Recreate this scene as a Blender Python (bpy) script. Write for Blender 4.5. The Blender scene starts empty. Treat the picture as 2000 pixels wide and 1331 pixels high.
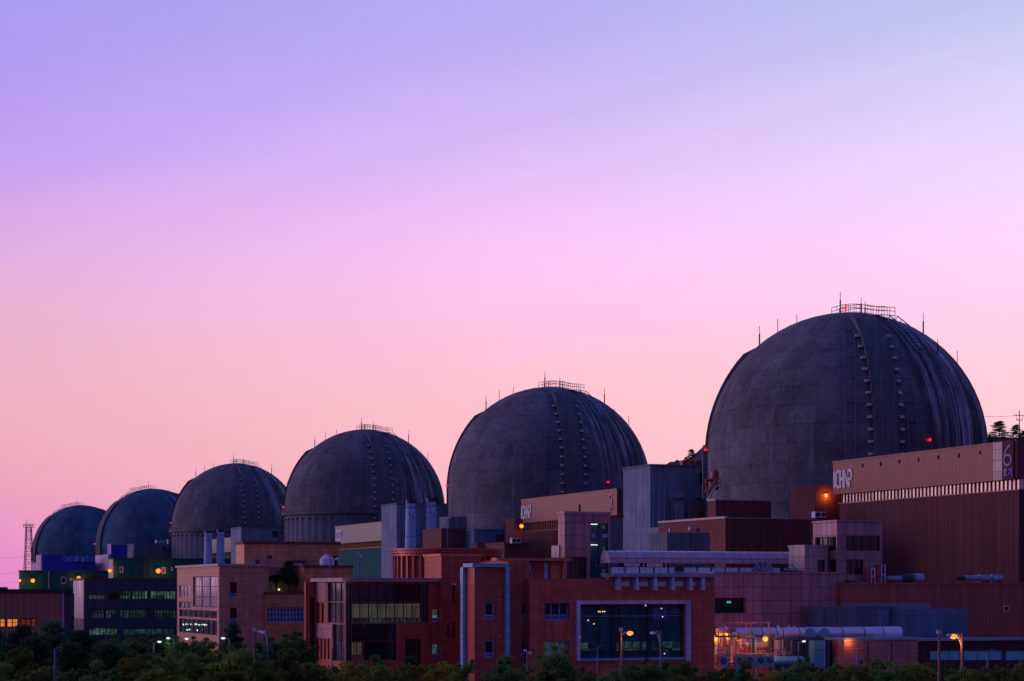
import bpy, bmesh, math, random
from mathutils import Vector, Matrix
R = math.radians
S = bpy.context.scene
COL = S.collection

def lin(c):
    c = c / 255.0
    return c / 12.92 if c <= 0.04045 else ((c + 0.055) / 1.055) ** 2.4
def rgb(r, g, b): return (lin(r), lin(g), lin(b), 1.0)

# ------------------------------------------------------------------ camera
# the camera stands at the origin, about 20 m above the plant grade, looking along +Y
F, CX, HY, GZ = 4000.0, 1000.0, 1150.0, -20.0     # focal length, centre column, horizon row (photo pixels), grade
cam = bpy.data.cameras.new('camera'); camo = bpy.data.objects.new('camera', cam); COL.objects.link(camo)
camo.rotation_euler = (R(90), 0, 0)
cam.sensor_width = 36.0; cam.lens = 36.0 * F / 2000.0
cam.shift_y = (HY - 665.5) / 2000.0
cam.clip_start = 1.0; cam.clip_end = 20000.0
S.camera = camo
S.view_settings.view_transform = 'Standard'; S.view_settings.look = 'None'
S.view_settings.gamma = 1.0; S.view_settings.exposure = 0.0
S.cycles.max_bounces = 6

# ------------------------------------------------------------------ dusk sky
SUN_AZ, SUN_EL = -78.0, 9.0          # afterglow comes from the left of the view
w = bpy.data.worlds.new('World'); S.world = w; w.use_nodes = True
nt = w.node_tree; N = nt.nodes; L = nt.links; N.clear()
def node(t, **k):
    n = N.new(t)
    for a, v in k.items(): setattr(n, a, v)
    return n
def M(op, a, b=None):
    n = node('ShaderNodeMath', operation=op)
    for i, v in enumerate((a, b)):
        if v is None: continue
        if isinstance(v, (int, float)): n.inputs[i].default_value = v
        else: L.new(v, n.inputs[i])
    return n.outputs[0]
def maprange(v, a, b, c=0.0, d=1.0, smooth=False):
    n = node('ShaderNodeMapRange'); n.interpolation_type = 'SMOOTHSTEP' if smooth else 'LINEAR'
    L.new(v, n.inputs[0])
    for i, x in enumerate((a, b, c, d)): n.inputs[i + 1].default_value = x
    return n.outputs[0]
def ramp(fac, stops, interp='B_SPLINE'):
    n = node('ShaderNodeValToRGB'); n.color_ramp.interpolation = interp
    el = n.color_ramp.elements
    while len(el) < len(stops): el.new(0.5)
    for e, (p, c) in zip(el, stops): e.position = p; e.color = c
    L.new(fac, n.inputs[0]); return n.outputs[0]
def mixc(f, a, b):
    n = node('ShaderNodeMix', data_type='RGBA')
    L.new(f, n.inputs[0]); L.new(a, n.inputs[6]); L.new(b, n.inputs[7]); return n.outputs[2]
tc = node('ShaderNodeTexCoord'); sx = node('ShaderNodeSeparateXYZ'); L.new(tc.outputs['Generated'], sx.inputs[0])
X, Y, Z = sx.outputs
hor = M('SQRT', M('ADD', M('MULTIPLY', X, X), M('MULTIPLY', Y, Y)))
T = M('DIVIDE', Z, M('MAXIMUM', hor, 0.001))          # tangent of the elevation
AZ = M('ARCTAN2', X, Y)                                # azimuth from +Y, right positive
# a faint unevenness, as of thin high haze
hz = node('ShaderNodeTexNoise'); hz.inputs['Scale'].default_value = 1.0; hz.inputs['Detail'].default_value = 4.0; hz.inputs['Roughness'].default_value = 0.55
hc = node('ShaderNodeCombineXYZ'); L.new(M('MULTIPLY', AZ, 7.0), hc.inputs[0]); L.new(M('MULTIPLY', M('ADD', T, M('MULTIPLY', AZ, -0.12)), 34.0), hc.inputs[1]); L.new(hc.outputs[0], hz.inputs['Vector'])
FT = maprange(M('ADD', T, M('MULTIPLY', M('SUBTRACT', hz.outputs[0], 0.5), 0.022)), -0.02, 0.32)
def rows(*a):   # (photo row, r, g, b) -> ramp stops
    return sorted((((HY - py) / F + 0.02) / 0.34, rgb(*c)) for py, *c in a)
LEFT = rows((1150, 226, 132, 208), (1060, 232, 146, 200), (960, 231, 161, 187), (860, 234, 170, 188), (760, 234, 174, 194), (640, 232, 174, 207),
            (540, 228, 171, 220), (430, 212, 163, 232), (290, 188, 154, 243), (140, 173, 152, 241), (0, 165, 150, 240))
MID = rows((1150, 246, 176, 196), (960, 250, 185, 196), (850, 251, 190, 202), (730, 252, 194, 210), (655, 253, 193, 226), (540, 254, 195, 244),
           (430, 245, 194, 249), (325, 224, 187, 248), (190, 200, 178, 243), (80, 186, 172, 240), (0, 180, 170, 240))
RIGHT = rows((1150, 255, 196, 205), (900, 255, 200, 210), (760, 255, 204, 217), (660, 255, 206, 230), (550, 254, 210, 248), (440, 250, 215, 254),
             (310, 232, 215, 252), (180, 214, 208, 248), (90, 198, 199, 243), (0, 187, 195, 239))
cl, cm, cr = (ramp(FT, s) for s in (LEFT, MID, RIGHT))
f1 = maprange(AZ, -0.245, 0.0); f2 = maprange(AZ, 0.0, 0.245)
front = mixc(f2, mixc(f1, cl, cm), cr)
# far left, outside the view, the glow is paler
far = ramp(FT, rows((1150, 246, 196, 214), (900, 246, 190, 208), (500, 236, 186, 226), (200, 196, 168, 240)))
front = mixc(maprange(AZ, -0.32, -0.85, 0, 1, True), front, far)
back = ramp(maprange(T, -0.02, 1.0), [(0.0, (0.190, 0.055, 0.17, 1)), (0.10, (0.120, 0.062, 0.24, 1)), (0.30, (0.066, 0.075, 0.31, 1)), (1.0, (0.060, 0.086, 0.34, 1))])
# the bright band of afterglow fades behind the camera and towards the zenith
azl = maprange(AZ, R(-128), R(-72), 0, 1, True); azr = maprange(AZ, R(20), R(62), 1, 0, True)
up = maprange(T, 0.30, 0.85, 1, 0, True)
mask = M('MULTIPLY', M('MULTIPLY', azl, azr), up)
sky = mixc(mask, back, front)
nish = node('ShaderNodeTexSky', sky_type='NISHITA'); nish.sun_disc = False
nish.sun_elevation = R(1.0); nish.sun_rotation = R(SUN_AZ)
bg = node('ShaderNodeBackground'); L.new(sky, bg.inputs[0]); bg.inputs[1].default_value = 1.0
bg2 = node('ShaderNodeBackground'); L.new(nish.outputs[0], bg2.inputs[0]); bg2.inputs[1].default_value = 0.02
add = node('ShaderNodeAddShader'); L.new(bg.outputs[0], add.inputs[0]); L.new(bg2.outputs[0], add.inputs[1])
wo = node('ShaderNodeOutputWorld'); L.new(add.outputs[0], wo.inputs[0])

sl = bpy.data.lights.new('sun', 'SUN'); sl.energy = 0.70; sl.angle = R(25); sl.color = (0.90, 0.58, 0.85)
so = bpy.data.objects.new('sun', sl); COL.objects.link(so)
d = Vector((math.sin(R(SUN_AZ)) * math.cos(R(SUN_EL)), math.cos(R(SUN_AZ)) * math.cos(R(SUN_EL)), math.sin(R(SUN_EL))))
so.rotation_euler = d.to_track_quat('Z', 'Y').to_euler()

# ------------------------------------------------------------------ materials
class MatB:
    def __init__(s, name):
        s.m = bpy.data.materials.new(name); s.m.use_nodes = True
        s.t = s.m.node_tree; s.n = s.t.nodes; s.l = s.t.links
        s.b = s.n['Principled BSDF']
    def add(s, t, **k):
        n = s.n.new(t)
        for a, v in k.items(): setattr(n, a, v)
        return n
    def link(s, a, b): s.l.new(a, b)
    def math(s, op, a, b=None, c=None):
        n = s.add('ShaderNodeMath', operation=op)
        for i, v in enumerate((a, b, c)):
            if v is None: continue
            if isinstance(v, (int, float)): n.inputs[i].default_value = v
            else: s.link(v, n.inputs[i])
        return n.outputs[0]
    def obj(s):
        t = s.add('ShaderNodeTexCoord'); return t.outputs['Object'], t.outputs['Normal']
    def face_uv(s):
        """(along the wall, height) of a box face, from object space"""
        o, nrm = s.obj()
        a = s.add('ShaderNodeSeparateXYZ'); s.link(o, a.inputs[0])
        b = s.add('ShaderNodeSeparateXYZ'); s.link(nrm, b.inputs[0])
        k = s.math('GREATER_THAN', s.math('ABSOLUTE', b.outputs[0]), 0.7)
        mx = s.add('ShaderNodeMix'); s.link(k, mx.inputs[0]); s.link(a.outputs[0], mx.inputs[2]); s.link(a.outputs[1], mx.inputs[3])
        return mx.outputs[0], a.outputs[2]
    def comb(s, x, y, z=0.0):
        c = s.add('ShaderNodeCombineXYZ')
        for i, v in enumerate((x, y, z)):
            if isinstance(v, (int, float)): c.inputs[i].default_value = v
            else: s.link(v, c.inputs[i])
        return c.outputs[0]
    def noise(s, vec, scale, detail=4.0, rough=0.6):
        n = s.add('ShaderNodeTexNoise'); n.inputs['Scale'].default_value = scale; n.inputs['Detail'].default_value = detail
        n.inputs['Roughness'].default_value = rough
        s.link(vec, n.inputs['Vector']); return n.outputs[0]
    def mapr(s, v, a, b, c, d):
        n = s.add('ShaderNodeMapRange'); s.link(v, n.inputs[0])
        for i, x in enumerate((a, b, c, d)): n.inputs[i + 1].default_value = x
        return n.outputs[0]
    def mul(s, col, fac):
        n = s.add('ShaderNodeMix', data_type='RGBA', blend_type='MULTIPLY'); n.inputs[0].default_value = 1.0
        if isinstance(col, tuple): n.inputs[6].default_value = col
        else: s.link(col, n.inputs[6])
        s.link(fac, n.inputs[7]); return n.outputs[2]
    def mix(s, f, a, b):
        n = s.add('ShaderNodeMix', data_type='RGBA')
        if isinstance(f, (int, float)): n.inputs[0].default_value = f
        else: s.link(f, n.inputs[0])
        for i, v in ((6, a), (7, b)):
            if isinstance(v, tuple): n.inputs[i].default_value = v
            else: s.link(v, n.inputs[i])
        return n.outputs[2]
    def set(s, rough=0.6, metal=0.0, spec=0.5):
        s.b.inputs['Roughness'].default_value = rough; s.b.inputs['Metallic'].default_value = metal
        s.b.inputs['Specular IOR Level'].default_value = spec
        return s

def C(r, g, b): return (r, g, b, 1.0)
def plain(name, col, rough=0.6, metal=0.0, spec=0.5, var=0.25, sc=0.6):
    m = MatB(name).set(rough, metal, spec)
    o, _ = m.obj()
    f = m.mapr(m.noise(o, sc), 0.3, 0.7, 1 - var, 1 + var * 0.4)
    m.link(m.mul(C(*col), f), m.b.inputs['Base Color']); return m.m
def panel(name, col, w_, h_, rough=0.45, metal=0.0, spec=0.5, line=0.035, dark=0.35, var=0.13, stain=0.38):
    """cladding of rectangular cassettes with open joints"""
    m = MatB(name).set(rough, metal, spec)
    u, v = m.face_uv()
    br = m.add('ShaderNodeTexBrick'); br.offset = 0.0; br.squash = 1.0
    m.link(m.comb(u, v), br.inputs['Vector'])
    br.inputs['Scale'].default_value = 1.0; br.inputs['Brick Width'].default_value = w_; br.inputs['Row Height'].default_value = h_
    br.inputs['Mortar Size'].default_value = line; br.inputs['Mortar Smooth'].default_value = 0.2; br.inputs['Bias'].default_value = 0.0
    br.inputs['Color1'].default_value = C(*[c * (1 - var) for c in col]); br.inputs['Color2'].default_value = C(*[c * (1 + var) for c in col])
    br.inputs['Mortar'].default_value = C(*[c * dark for c in col])
    st = m.mapr(m.noise(m.comb(m.math('MULTIPLY', u, 1.3), m.math('MULTIPLY', v, 0.09)), 1.0, 6, 0.7), 0.38, 0.72, 1.05, 1 - stain)
    m.link(m.mul(br.outputs['Color'], st), m.b.inputs['Base Color'])
    bp = m.add('ShaderNodeBump'); bp.invert = True; bp.inputs['Strength'].default_value = 0.5; bp.inputs['Distance'].default_value = 0.03
    m.link(br.outputs['Fac'], bp.inputs['Height']); m.link(bp.outputs[0], m.b.inputs['Normal'])
    return m.m
def ribbed(name, col, pitch, rough=0.5, metal=0.0, spec=0.5, dark=0.72, stain=0.3, depth=0.04):
    """vertically corrugated metal siding"""
    m = MatB(name).set(rough, metal, spec)
    u, v = m.face_uv()
    wv = m.math('SINE', m.math('MULTIPLY', u, 2 * math.pi / pitch))
    s1 = m.mapr(wv, -1, -0.3, dark, 1.0)
    seam = m.math('LESS_THAN', m.math('FRACT', m.math('DIVIDE', u, pitch * 9.0)), 0.02)
    s2 = m.mapr(seam, 0, 1, 1.0, 0.7)
    st = m.mapr(m.noise(m.comb(m.math('MULTIPLY', u, 1.6), m.math('MULTIPLY', v, 0.06)), 1.0, 5), 0.35, 0.72, 1.06, 1 - stain)
    c = m.mul(m.mul(m.mul(C(*col), s1), s2), st)
    m.link(c, m.b.inputs['Base Color'])
    bp = m.add('ShaderNodeBump'); bp.inputs['Strength'].default_value = 0.6; bp.inputs['Distance'].default_value = depth
    m.link(wv, bp.inputs['Height']); m.link(bp.outputs[0], m.b.inputs['Normal'])
    return m.m
def concrete(name, col, streak=0.5, form=2.4):
    m = MatB(name).set(0.85, 0, 0.25)
    u, v = m.face_uv()
    st = m.mapr(m.noise(m.comb(m.math('MULTIPLY', u, 1.4), m.math('MULTIPLY', v, 0.10)), 1.0, 6), 0.3, 0.72, 1.1, 1 - streak)
    o, _ = m.obj()
    bl = m.mapr(m.noise(o, 0.16, 5), 0.3, 0.7, 0.75, 1.12)
    lift = m.math('LESS_THAN', m.math('FRACT', m.math('DIVIDE', v, form)), 0.03)
    lf = m.mapr(lift, 0, 1, 1.0, 0.72)
    c = m.mul(m.mul(m.mul(C(*col), st), bl), lf)
    m.link(c, m.b.inputs['Base Color']); return m.m
def dome_concrete(name, col):
    """formed concrete: lift lines, joints, blotches, fine run-off stains; the right flank blackened with pale run-off"""
    m = MatB(name).set(0.92, 0, 0.06)
    o, _ = m.obj(); oi = m.add('ShaderNodeObjectInfo'); off = m.math('MULTIPLY', oi.outputs['Random'], 40.0)
    s = m.add('ShaderNodeSeparateXYZ'); m.link(o, s.inputs[0]); x, y, z = s.outputs
    ang = m.math('ARCTAN2', x, m.math('MULTIPLY', y, -1.0))
    va = m.add('ShaderNodeVectorMath', operation='ADD'); m.link(o, va.inputs[0]); m.link(m.comb(off, off, 0.0), va.inputs[1]); ov = va.outputs[0]
    nz = m.noise(ov, 0.09, 5, 0.65)
    wob = m.math('MULTIPLY_ADD', nz, 0.05, ang)
    fine = m.noise(m.comb(m.math('MULTIPLY', wob, 75.0), m.math('MULTIPLY', z, 0.05), off), 1.0, 6, 0.7)
    broad = m.noise(m.comb(m.math('MULTIPLY', wob, 30.0), m.math('MULTIPLY', z, 0.03), off), 1.0, 5, 0.6)
    patch = m.noise(m.comb(m.math('MULTIPLY', ang, 9.0), m.math('MULTIPLY', z, 0.09), off), 1.0, 3)
    grit = m.noise(ov, 1.1, 5, 0.75)
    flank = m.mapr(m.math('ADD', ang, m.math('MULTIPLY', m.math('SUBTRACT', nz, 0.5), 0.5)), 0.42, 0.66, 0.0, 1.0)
    pale = m.mapr(m.math('ADD', m.math('MULTIPLY', fine, 0.4), m.math('MULTIPLY', broad, 0.6)), 0.46, 0.62, 0.0, 1.0)
    pale = m.math('MULTIPLY', pale, m.mapr(patch, 0.36, 0.6, 0.15, 1.0))
    base = m.mul(m.mul(C(*col), m.mapr(fine, 0.3, 0.7, 1.18, 0.80)), m.mapr(nz, 0.32, 0.68, 0.68, 1.30))
    base = m.mul(base, m.mapr(grit, 0.3, 0.7, 0.72, 1.28))
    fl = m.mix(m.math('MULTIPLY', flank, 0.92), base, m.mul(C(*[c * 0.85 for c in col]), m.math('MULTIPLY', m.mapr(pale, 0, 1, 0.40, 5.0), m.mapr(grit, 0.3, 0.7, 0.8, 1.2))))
    runs = m.mapr(m.noise(m.comb(m.math('MULTIPLY', ang, 21.0), m.math('MULTIPLY', z, 0.02), m.math('ADD', off, 7.0)), 1.0, 3), 0.60, 0.72, 0.0, 0.7)
    c = m.mix(m.math('MULTIPLY', runs, m.mapr(patch, 0.45, 0.6, 0.0, 1.0)), fl, C(*[q * 2.0 for q in col]))
    lift = m.math('LESS_THAN', m.math('FRACT', m.math('DIVIDE', z, 3.05)), 0.05)
    c = m.mul(c, m.mapr(m.math('MULTIPLY', lift, m.mapr(m.noise(ov, 0.3), 0.35, 0.6, 0.25, 1.0)), 0, 1, 1.0, 0.66))
    # formwork: every lift has slightly different panels
    br = m.add('ShaderNodeTexBrick'); br.offset = 0.5; m.link(m.comb(m.math('MULTIPLY', ang, 23.0), z), br.inputs['Vector']); br.inputs['Scale'].default_value = 1.0
    br.inputs['Brick Width'].default_value = 2.4; br.inputs['Row Height'].default_value = 3.05; br.inputs['Mortar Size'].default_value = 0.0
    br.inputs['Color1'].default_value = C(0.84, 0.84, 0.84); br.inputs['Color2'].default_value = C(1.12, 1.12, 1.12)
    c = m.mul(c, br.outputs['Color'])
    seam = m.mapr(m.math('LESS_THAN', z, 30.6), 0, 1, 1.0, 0.80); c = m.mul(c, seam)
    sl_ = m.math('LESS_THAN', m.math('ABSOLUTE', m.math('SUBTRACT', z, 30.7)), 0.16); c = m.mul(c, m.mapr(sl_, 0, 1, 1.0, 0.55))
    m.link(c, m.b.inputs['Base Color'])
    bp = m.add('ShaderNodeBump'); bp.inputs['Strength'].default_value = 0.4; bp.inputs['Distance'].default_value = 0.12
    m.link(grit, bp.inputs['Height']); m.link(bp.outputs[0], m.b.inputs['Normal'])
    return m.m
def glass(name, tint=(0.012, 0.016, 0.025), metal=0.0, rough=0.06, wav=0.02, spec=0.6, reflection_streaks=0.0):  # blinds: strength of the reflection streaks painted into the pane colour
    m = MatB(name).set(rough, metal, spec)
    o, _ = m.obj(); u, v = m.face_uv()
    nz = m.noise(m.comb(m.math('MULTIPLY', u, 2.2), m.math('MULTIPLY', v, 0.5)), 1.0, 3)
    if reflection_streaks:
        k = m.mapr(m.noise(m.comb(m.math('MULTIPLY', u, 2.0), m.math('MULTIPLY', v, 0.22)), 1.0, 5, 0.75), 0.47, 0.55, 1.0, 1 - reflection_streaks)
        m.link(m.mul(C(*tint), k), m.b.inputs['Base Color'])
        m.link(m.mapr(k, 1 - reflection_streaks, 1.0, 0.35, rough), m.b.inputs['Roughness'])
    else:
        m.link(m.mul(C(*tint), m.mapr(nz, 0.3, 0.7, 0.6, 1.4)), m.b.inputs['Base Color'])
    bp = m.add('ShaderNodeBump'); bp.inputs['Strength'].default_value = 0.25; bp.inputs['Distance'].default_value = wav
    m.link(nz, bp.inputs['Height']); m.link(bp.outputs[0], m.b.inputs['Normal'])
    return m.m
def lit(name, col, power, sc=1.4, lo=0.25, cell=(1.1, 2.0)):
    """a lit room behind a pane: uneven, split by blind slats and furniture"""
    m = MatB(name).set(0.2, 0, 0.5)
    u, v = m.face_uv()
    br = m.add('ShaderNodeTexBrick'); br.offset = 0.0
    m.link(m.comb(u, v), br.inputs['Vector']); br.inputs['Scale'].default_value = 1.0
    br.inputs['Brick Width'].default_value = cell[0]; br.inputs['Row Height'].default_value = cell[1]; br.inputs['Mortar Size'].default_value = 0.03
    br.inputs['Color1'].default_value = C(lo, lo, lo); br.inputs['Color2'].default_value = C(1, 1, 1); br.inputs['Mortar'].default_value = C(0.02, 0.02, 0.02)
    nz = m.mapr(m.noise(m.comb(u, v), sc, 4), 0.3, 0.65, lo, 1.0)
    m.link(m.mul(m.mul(C(*col), br.outputs['Color']), nz), m.b.inputs['Emission Color'])
    m.b.inputs['Emission Strength'].default_value = power
    m.b.inputs['Base Color'].default_value = C(0.02, 0.02, 0.025); return m.m
def emit(name, col, power):
    m = MatB(name); m.b.inputs['Emission Color'].default_value = C(*col); m.b.inputs['Emission Strength'].default_value = power
    m.b.inputs['Base Color'].default_value = C(0.05, 0.05, 0.05); return m.m

MT = {}
MT['dome'] = dome_concrete('weathered_concrete_dome', (0.156, 0.158, 0.188))
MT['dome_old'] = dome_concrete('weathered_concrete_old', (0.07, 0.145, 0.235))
MT['buttress'] = concrete('buttress_concrete', (0.15, 0.16, 0.19), 0.5, 3.05)
MT['conc'] = concrete('grey_concrete', (0.24, 0.31, 0.45), 0.45)
MT['conc_blue'] = concrete('bluish_concrete', (0.14, 0.24, 0.38), 0.4)
MT['conc_dark'] = concrete('dark_concrete', (0.19, 0.21, 0.28), 0.45)
MT['rail'] = plain('railing_steel', (0.12, 0.10, 0.13), 0.5, 0.4)
MT['rail_y'] = plain('yellow_railing', (0.32, 0.20, 0.05), 0.5)
MT['steel_blue'] = plain('galvanised_steel', (0.34, 0.40, 0.55), 0.4, 0.3)
MT['dark'] = plain('dark_metal', (0.03, 0.03, 0.035), 0.5)
MT['white'] = plain('white_paint', (0.66, 0.65, 0.70), 0.5, var=0.35, sc=1.2)
MT['pipe'] = plain('pipe_cladding', (0.85, 0.80, 0.98), 0.30, 0.30, var=0.25, sc=0.5)
MT['brown'] = ribbed('brown_siding', (0.135, 0.043, 0.052), 0.6, 0.75, 0.0, 0.15, dark=0.95, stain=0.45, depth=0.008)
MT['brown_band'] = ribbed('brown_band_siding', (0.165, 0.060, 0.070), 0.55, 0.28, 0.45, dark=0.86, depth=0.008)
MT['brown_dk'] = ribbed('dark_brown_siding', (0.22, 0.065, 0.06), 0.5, 0.7, 0.0, 0.2)
MT['annex'] = ribbed('annex_brown_siding', (0.50, 0.14, 0.11), 0.45, 0.7, 0.0, 0.2, dark=0.88, stain=0.4, depth=0.012)
MT['green'] = ribbed('green_siding', (0.010, 0.125, 0.12), 0.6, 0.8, 0.0, 0.15)
MT['green_band'] = ribbed('green_band_siding', (0.17, 0.24, 0.21), 0.6, 0.35, 0.4)
MT['blue'] = ribbed('blue_siding', (0.02, 0.06, 0.58), 0.8, 0.4)
MT['blue_equip'] = plain('blue_equipment', (0.05, 0.20, 0.85), 0.4)
MT['lilac'] = ribbed('pale_siding', (0.52, 0.44, 0.55), 0.9, 0.5)
MT['pink'] = panel('pink_cladding', (0.50, 0.24, 0.28), 1.25, 1.55, 0.45, 0.1)
MT['pink_lite'] = panel('pale_pink_cladding', (0.52, 0.36, 0.38), 1.5, 1.4, 0.4, 0.1)
MT['red'] = panel('red_cladding', (0.55, 0.10, 0.07), 1.15, 0.62, 0.4, 0.1, line=0.018, dark=0.45)
MT['red_big'] = panel('red_cassette_cladding', (0.78, 0.14, 0.09), 1.35, 0.80, 0.4, 0.1, line=0.018, dark=0.45)
MT['red_orange'] = panel('orange_red_cladding', (0.82, 0.22, 0.10), 0.9, 0.75, 0.4, 0.1, line=0.025)
MT['tan'] = panel('tan_cladding', (0.68, 0.31, 0.19), 0.95, 0.55, 0.5, 0.05, line=0.015, dark=0.6)
MT['tan_up'] = panel('orange_tan_cladding', (0.76, 0.31, 0.14), 0.95, 0.55, 0.5, 0.05, line=0.015, dark=0.65)
MT['frame_blue'] = panel('pale_blue_trim', (0.27, 0.54, 0.88), 1.0, 0.7, 0.35, 0.3, line=0.02)
MT['frame_pale'] = panel('pale_lilac_trim', (0.80, 0.76, 0.95), 1.0, 0.75, 0.45, 0.1, line=0.02)
MT['sash'] = plain('blue_sash', (0.24, 0.46, 0.95), 0.4)
MT['glass'] = glass('dark_glass')
MT['glass_teal'] = glass('teal_dark_glass', (0.015, 0.09, 0.14))
MT['mirror'] = glass('mirror_glass', (0.92, 0.84, 0.88), 0.45, 0.16, 0.03, reflection_streaks=0.80)  # pale base and dark streaks paint a bright streaked reflection into the colour
MT['mirror_plain'] = glass('reflective_strip_glass', (0.75, 0.66, 0.64), 0.9, 0.12, 0.02, reflection_streaks=0.35)
MT['glass_blue'] = glass('blue_reflective_glass', (0.12, 0.16, 0.24), 0.6, 0.08, 0.03, reflection_streaks=0.5)
MT['rail_glass'] = glass('teal_rail_glass', (0.50, 0.92, 1.0), 0.05, 0.08)
MT['cyan_panel'] = plain('cyan_panel', (0.18, 0.62, 0.76), 0.35, var=0.3, sc=0.8)
MT['roof'] = plain('roof_membrane', (0.12, 0.10, 0.11), 0.9)
MT['lit_yellow'] = lit('lit_blinds', (0.50, 0.48, 0.33), 0.125, 0.4, 0.55, (1.0, 3.0))
MT['lit_green'] = lit('lit_office', (0.34, 0.70, 0.55), 0.26, 1.5, 0.05, (1.6, 0.9))
MT['lit_green_dim'] = lit('dim_lit_office', (0.12, 0.36, 0.38), 0.17, 1.7, 0.05, (1.4, 0.8))
MT['lit_warm'] = lit('lit_canteen', (0.75, 0.85, 0.75), 0.5, 3.2, 0.0, (0.5, 0.35))
MT['lit_orange'] = lit('lit_bay', (1.0, 0.30, 0.02), 1.0, 0.4, 0.6, (2.2, 3.0))
MT['lit_red'] = lit('dim_lit_bay', (0.8, 0.14, 0.04), 0.25, 0.6, 0.3, (2.2, 3.0))
MT['pale_window'] = glass('sky_reflecting_pane', (0.45, 0.55, 0.85), 0.7, 0.15)
MT['tube'] = emit('fluorescent_tube', (0.6, 1.0, 0.85), 1.6)
MT['exit'] = emit('green_exit_lamp', (0.02, 0.7, 0.35), 0.7)
MT['sodium'] = emit('sodium_bulb', (1.0, 0.27, 0.02), 1.5)
MT['sodium_pole'] = emit('sodium_street_bulb', (1.0, 0.30, 0.01), 1.5)
MT['cool'] = emit('cool_bulb', (0.75, 0.95, 1.0), 1.3)
MT['red_lamp'] = emit('obstruction_bulb', (1.0, 0.015, 0.06), 1.1)
MT['orange_door'] = plain('orange_door', (0.40, 0.16, 0.04), 0.6)
MT['red_tank'] = plain('red_tank_paint', (0.42, 0.05, 0.08), 0.45)
MT['bark'] = plain('bark', (0.07, 0.05, 0.04), 0.9)
def leafmat(name, a, b):
    m = MatB(name).set(0.8, 0, 0.08)
    o, _ = m.obj(); oi = m.add('ShaderNodeObjectInfo')
    k = m.mapr(m.noise(o, 0.55, 3), 0.35, 0.65, 0.0, 1.0)
    c = m.mix(k, C(*a), C(*b))
    f = m.mapr(oi.outputs['Random'], 0, 1, 0.5, 1.1)
    g = m.mapr(m.noise(o, 3.0, 1), 0.3, 0.7, 0.6, 1.3)
    cc = m.mul(m.mul(c, f), g); m.link(cc, m.b.inputs['Base Color'])
    tr = m.add('ShaderNodeBsdfTranslucent'); m.link(cc, tr.inputs[0]); ms = m.add('ShaderNodeMixShader'); ms.inputs[0].default_value = 0.4
    m.link(m.b.outputs[0], ms.inputs[1]); m.link(tr.outputs[0], ms.inputs[2]); m.link(ms.outputs[0], m.n['Material Output'].inputs[0]); return m.m
MT['office'] = panel('dark_office_cladding', (0.030, 0.065, 0.13), 1.6, 1.2, 0.35, 0.1)
MT['warm_spot'] = emit('warm_spot_bulb', (1.0, 0.45, 0.25), 2.0)
MT['roof_metal'] = plain('lilac_roof_sheet', (0.62, 0.46, 0.54), 0.32, 0.2)
MT['lilac_louvre'] = ribbed('lilac_louvre', (0.36, 0.28, 0.36), 0.45, 0.5)
MT['shed'] = panel('shed_boards', (0.68, 0.26, 0.21), 2.7, 0.27, 0.5, 0.0, line=0.03, dark=0.4)
MT['steel_teal'] = plain('teal_steel', (0.13, 0.46, 0.62), 0.45, 0.2)
MT['steel_teal_dk'] = plain('dark_teal_steel', (0.07, 0.11, 0.17), 0.5, 0.2)
MT['rail_rose'] = plain('rose_steel', (0.62, 0.32, 0.34), 0.45, 0.2)
MT['pipe_lilac'] = plain('lilac_tank_paint', (0.50, 0.44, 0.58), 0.4, 0.1)
MT['garden_lamp'] = emit('garden_bulb', (0.6, 1.0, 0.3), 1.5)
MT['number_paint'] = plain('violet_number_paint', (0.22, 0.19, 0.52), 0.5)
MT['pale_panel'] = plain('pale_blue_panel', (0.72, 0.82, 1.0), 0.35, 0.1)
MT['pole'] = plain('painted_pole', (0.13, 0.16, 0.26), 0.5, 0.1)
MT['pole_blue'] = plain('blue_pole', (0.07, 0.16, 0.42), 0.5, 0.1)
MT['warehouse'] = ribbed('warehouse_siding', (0.50, 0.17, 0.12), 0.9, 0.5)
MT['canteen_spot'] = emit('canteen_bulb', (0.85, 1.0, 0.8), 1.2)
MT['band_dark'] = plain('dark_band', (0.14, 0.12, 0.16), 0.5)
MT['pole_rust'] = plain('rusty_pole', (0.26, 0.12, 0.12), 0.6)
MT['leaf_green'] = leafmat('green_leaves', (0.10, 0.23, 0.075), (0.19, 0.32, 0.08))
MT['leaf_olive'] = leafmat('olive_leaves', (0.15, 0.24, 0.065), (0.24, 0.30, 0.065))
MT['leaf_gold'] = leafmat('golden_leaves', (0.18, 0.22, 0.055), (0.30, 0.27, 0.055))
MT['needle'] = leafmat('pine_needles', (0.05, 0.15, 0.075), (0.10, 0.22, 0.10))
MT['grass'] = plain('grass', (0.05, 0.06, 0.03), 0.9, var=0.5, sc=0.2)
MT['asphalt'] = plain('asphalt', (0.05, 0.05, 0.05), 0.9, var=0.3, sc=0.5)
MT['forest'] = plain('wooded_slope', (0.022, 0.035, 0.028), 0.95, var=0.6, sc=0.15)
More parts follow.
